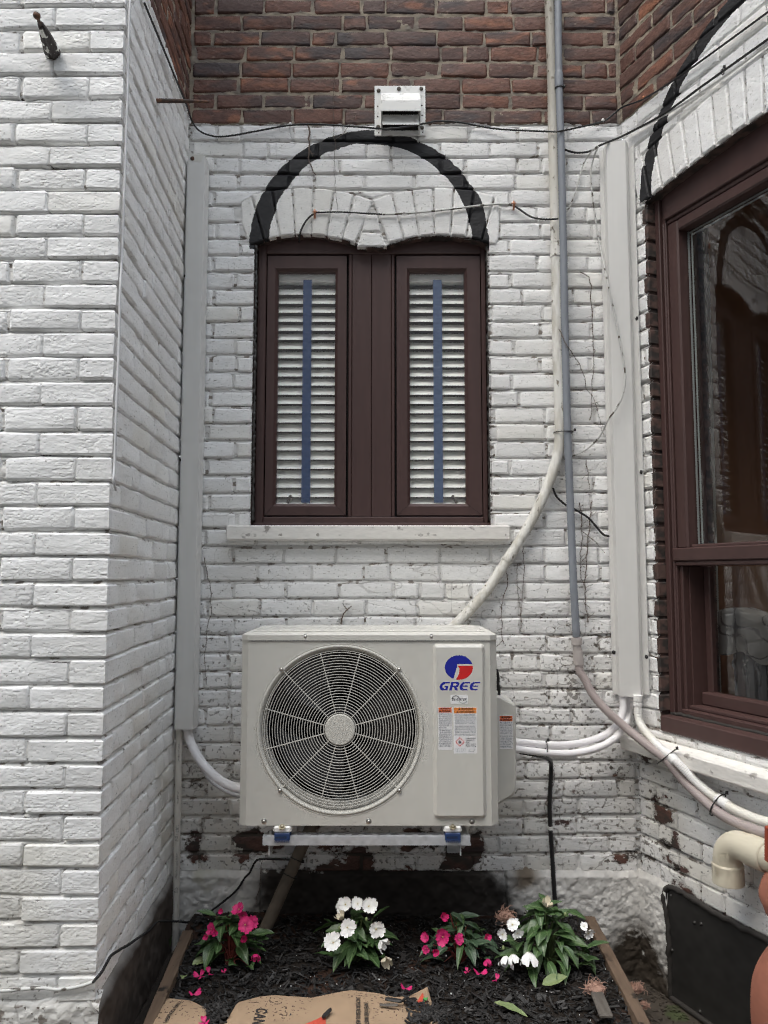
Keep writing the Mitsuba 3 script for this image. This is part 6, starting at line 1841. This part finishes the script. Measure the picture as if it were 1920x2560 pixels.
impatiens('white flowering plant standing under the middle of the unit', b2, L2, [((-0.1254,-0.42,0.2016), (-0.2, -0.85, 0.5), 0.030, 0), ((-0.1421,-0.4,0.182), (-0.6, -0.7, 0.3), 0.024, 0), ((-0.0849,-0.42,0.2029), (0.0, -0.85, 0.5), 0.025, 0), ((-0.0494,-0.43,0.1995), (0.3, -0.8, 0.5), 0.030, 0), ((-0.1171,-0.48,0.1555), (0.0, -0.95, 0.3), 0.030, 0), ((-0.1607,-0.49,0.1138), (-0.1, -0.85, 0.5), 0.033, 0), ((-0.0255,-0.47,0.1474), (0.1, -0.95, 0.25), 0.032, 0), ((-0.0141,-0.46,0.1024), (0.7, -0.5, -0.2), 0.026, 1), ((-0.134,-0.45,0.1694), (-0.3, -0.2, 0.9), 0.020, 2), ((0.0051,-0.48,0.0642), (0.2, -0.8, -0.3), 0.022, 2)], 42, 'm_petal_white', buds=((-0.1418,-0.47,0.1498), (-0.0567,-0.45,0.1682)))
b3 = (0.2509,-0.3748,0)
L3 = ring_leaves(b3, 40, 0.130, 0.055, 0.135, 0.090, 0.030, 3) + [((0.1944,-0.47,-0.0086), 0.085, 0.036, 1.0), ((0.348,-0.48,-0.0035), 0.09, 0.030, 0.9), ((0.2967,-0.44,0.0747), 0.08, 0.032, 0.6), ((0.3026,-0.34,0.131), 0.08, 0.026, 0.0), ((0.2796,-0.34,0.1232), 0.07, 0.024, 0.0), ((0.2335,-0.36,0.1267), 0.07, 0.026, 0.0), ((0.1225,-0.44,0.0685), 0.06, 0.022, 0.5), ((0.3768,-0.42,0.0529), 0.09, 0.030, 0.4)]
impatiens('small magenta flowering plant right of the white one', b3, L3, [((0.1869,-0.48,0.1274), (0.0, -0.95, 0.3), 0.029, 0), ((0.1343,-0.44,0.1081), (-0.5, -0.8, 0.2), 0.017, 0), ((0.1336,-0.45,0.0769), (-0.3, -0.9, 0.1), 0.016, 0), ((0.1947,-0.38,0.1468), (0.1, -0.8, 0.5), 0.016, 1), ((0.2433,-0.42,0.0903), (0.2, -0.8, 0.3), 0.022, 0), ((0.3298,-0.47,0.0558), (0.1, -0.6, -0.7), 0.018, 1), ((0.1663,-0.46,0.0742), (-0.1, -0.9, 0), 0.014, 1), ((0.3357,-0.4,0.0887), (0.1, -0.6, 0.6), 0.014, 1)], 43, 'm_petal_pink', 'm_leaf_dark', 'm_stem_red')
b4 = (0.528,-0.4133,0)
L4 = ring_leaves(b4, 78, 0.165, 0.035, 0.205, 0.090, 0.036, 4) + [((0.7156,-0.42,0.0903), 0.10, 0.032, 0.3), ((0.678,-0.46,0.0718), 0.10, 0.034, 0.6), ((0.6113,-0.47,0.0643), 0.08, 0.036, 0.7), ((0.5283,-0.34,0.1957), 0.07, 0.026, 0.0), ((0.4941,-0.36,0.1588), 0.075, 0.026, 0.1), ((0.5831,-0.34,0.1763), 0.085, 0.036, 0.1), ((0.6143,-0.36,0.1588), 0.085, 0.036, 0.2), ((0.6556,-0.38,0.1481), 0.07, 0.03, 0.2), ((0.4883,-0.48,0.063), 0.09, 0.036, 0.8), ((0.517,-0.48,0.0388), 0.07, 0.03, 0.9), ((0.4468,-0.4,0.1504), 0.07, 0.03, 0.4)]
impatiens('bushy green plant with white flowers by the right board', b4, L4, [((0.5301,-0.42,0.1941), (0.2, -0.5, 0.8), 0.022, 2), ((0.4118,-0.46,0.1553), (-0.2, -0.6, 0.7), 0.026, 0), ((0.4264,-0.47,0.1351), (0.3, -0.8, -0.2), 0.022, 0), ((0.3806,-0.46,0.1257), (-0.5, -0.8, 0.1), 0.022, 0), ((0.3851,-0.5,0.0786), (-0.1, -0.5, -0.85), 0.028, 1), ((0.4028,-0.5,0.0834), (0.1, -0.5, -0.85), 0.024, 1), ((0.4545,-0.5,0.0907), (0.1, -0.45, -0.9), 0.032, 1), ((0.6498,-0.48,0.1384), (0.2, -0.8, -0.3), 0.022, 0), ((0.6376,-0.48,0.1592), (-0.1, -0.6, 0.6), 0.014, 0)], 44, 'm_petal_white', buds=((0.5864,-0.44,0.1788), (0.3769,-0.49,0.0992)))

# fallen petals and leaves
def petal(p, r, seed, mat, label, name='fallen_petal', cat_='petal', grp='fallen magenta petals on the mulch'):
    r2 = np.random.RandomState(seed)
    m, fuv = flower_mesh(np.asarray(p), (r2.uniform(-.3, .3), -0.3, 1), r, r2, 2 + seed % 2, 0.5)
    add(name, m, mat, smooth=True, uv=fuv, label=label, cat=cat_, group=grp)


petal((-0.577,-0.5029,0.02), 0.020, 1, 'm_petal_pink', 'fallen magenta petals nearest the left board')
petal((-0.5498,-0.4961,0.025), 0.016, 6, 'm_petal_pink', 'fallen magenta petal just right of the pair by the left board')
petal((-0.5068,-0.4787,0.02), 0.010, 3, 'm_petal_pink', 'tiny fallen magenta petal below the left plant')
petal((-0.5549,-0.6751,0.055), 0.018, 4, 'm_petal_pink', 'fallen magenta petal at the edge of the left bag')
petal((-0.4921,-0.8073,0.05), 0.018, 5, 'm_petal_pink', 'fallen magenta petal between the two bags')
petal((0.0643,-0.6255,0.045), 0.016, 8, 'm_petal_pink', 'fallen magenta petal on the far edge of the big bag')
petal((0.2638,-0.4763,0.02), 0.012, 9, 'm_petal_pink', 'small fallen magenta petal under the middle right plant')
petal((0.3029,-0.4985,0.025), 0.024, 10, 'm_petal_pink', 'crumpled fallen magenta flower under the middle right plant')
petal((0.3493,-0.5242,0.02), 0.017, 12, 'm_petal_pink', 'fallen magenta petal right of the drooping leaf')
rl = np.random.RandomState(9)
for p, d, L_, W_, lab in (((0.4848,-0.5544,0.02), (0.9, 0.25, 0.2), 0.09, 0.034, 'pale fallen leaf below the bushy white plant'), ((0.3239,-0.6489,0.02), (0.75, -0.65, 0.05), 0.115, 0.03, 'long pale fallen leaf near the front of the bed'), ((-0.6247,-0.5029,0.02), (0.1, -0.7, 0.3), 0.07, 0.022, 'pale green leaf standing against the left board'), ((-0.6195,-0.434,0.02), (0.8, 0.35, 0.2), 0.06, 0.03, 'pale underside of a leaf left of the left plant')):
    m, uv = leaf_mesh(p, d, L_, W_, 0.1, rl)
    add('fallen_leaf', m, 'm_leaf_pale', smooth=True, uv=uv, label=lab, cat='leaf', group='fallen pale leaves')
m, uv = leaf_mesh(np.array((-0.7873,-0.0979,-0.12)), (0.15, -0.1, 1), 0.10, 0.05, 0.2, rl)
add('weed_leaf', m, 'm_leaf', smooth=True, uv=uv, label='single green weed leaf by the foot of the white drain pipe', cat='leaf')


def tuft(p, r, seed):
    """a torn scrap of fibre wool: a soft core with loose curled strands"""
    r2 = np.random.RandomState(seed)
    m = trimesh.creation.icosphere(3, r * 0.8)
    v = m.vertices
    d = 1 + 0.9 * (meshkit.fbm(v / r * 1.3 + seed * 3.1, 2) - 0.5)
    out = [tm(v * d[:, None] * (1.15, 0.9, 0.6), m.faces)]
    for _ in range(110):
        a = r2.normal(0, 1, 3)
        a /= np.linalg.norm(a)
        q = a * r * r2.uniform(0.5, 0.95) * (1.15, 0.9, 0.65)
        c = np.cross(a, r2.normal(0, 1, 3))
        pts = [q, q + c * r * 0.25 + a * r * 0.15, q + c * r * 0.5 + a * r * r2.uniform(0, .35), q + c * r * 0.6 - a * r * 0.1]
        out.append(tube(pts, [0.0011, 0.0010, 0.0008, 0.0004], 4))
    return tm(cat(*out).vertices + np.asarray(p), cat(*out).faces)


for p, r, s, lab in (((0.6353,-0.6017,0.035), 0.026, 1, 'pink insulation tuft on the mulch by the wood offcut'), ((0.413,-0.33,0.1267), 0.026, 2, 'pink insulation tuft behind the bushy white plant'), ((0.8561,-0.3,-0.1204), 0.020, 3, 'pink insulation tuft in the gap behind the right board'), ((0.8424,-0.42,-0.1115), 0.012, 4, 'small pink insulation scrap on the ground right of the board')):
    add('insulation_tuft', tuft(p, r, s), 'm_wool', smooth=True, label=lab, cat='insulation', group='pink insulation scraps')
add('wood_splinter', chunk((-0.7552,-0.4232,-0.1), 0.07, 0.014, 0.008, 1.0, 9, 0.3), 'm_plank', label='pale splinter of wood left of the left board', cat='wood')

# ------------------------------------------------------------------ terracotta pot at the right edge
pot = thing('terracotta_pot', 'rounded terracotta pot at the right edge of the view', 'pot')
PC = np.array([1.262, -0.78])
prof = [(0.10, -0.235), (0.17, -0.20), (0.213, -0.09), (0.222, 0.02), (0.213, 0.11), (0.180, 0.18), (0.150, 0.215), (0.135, 0.245), (0.145, 0.272), (0.173, 0.305), (0.185, 0.345), (0.183, 0.375), (0.168, 0.405), (0.145, 0.418), (0.125, 0.41), (0.12, 0.36), (0.0, 0.35)]
pf = spline([(r, 0, h) for r, h in prof], 5)
pm_ = lathe([(p[0], p[2]) for p in pf], 48)
pm_.vertices += np.array([PC[0], PC[1], 0])
add('body', pm_, 'm_terracotta', pot, smooth=True)
add('rim_band', lathe([(0.1865, 0.338), (0.1885, 0.345), (0.1885, 0.358), (0.1855, 0.366)], 48).apply_translation([*PC, 0]), 'm_terracotta', pot, smooth=True)
add('wooden_block', cbox(1.083, 1.26, -0.88, -0.76, 0.462, 0.56, 0.004).apply_transform(trimesh.transformations.rotation_matrix(0.05, [0, 1, 0], [1.1, -0.8, 0.5])), 'm_red_block', label='corner of a red brown block above the terracotta pot', cat='block')
add('pot_post', cbox(1.16, 1.24, -0.86, -0.80, 0.36, 0.466, 0.004), 'm_red_block', label='short red brown post carrying the block over the pot', cat='post')

# ------------------------------------------------------------------ ground
U, V = np.meshgrid(np.linspace(-9, 9, 40), np.linspace(-12, 2, 40), indexing='ij')
add('ground', tm([(-60, -60, -0.235), (60, -60, -0.235), (60, 6, -0.235), (-60, 6, -0.235)], [(0, 1, 2), (0, 2, 3)]), 'm_ground', kind='structure', label='dark damp ground of the courtyard', cat='ground')
add('added_sky_blocker', cbox(-9, 9, -7.4, -6.4, -0.3, 8.0, 0.01), 'm_sky_blocker', label='added unseen wall behind the camera that blocks the low sky', cat='blocker')  # added out of view to block low sky and darken the lower walls
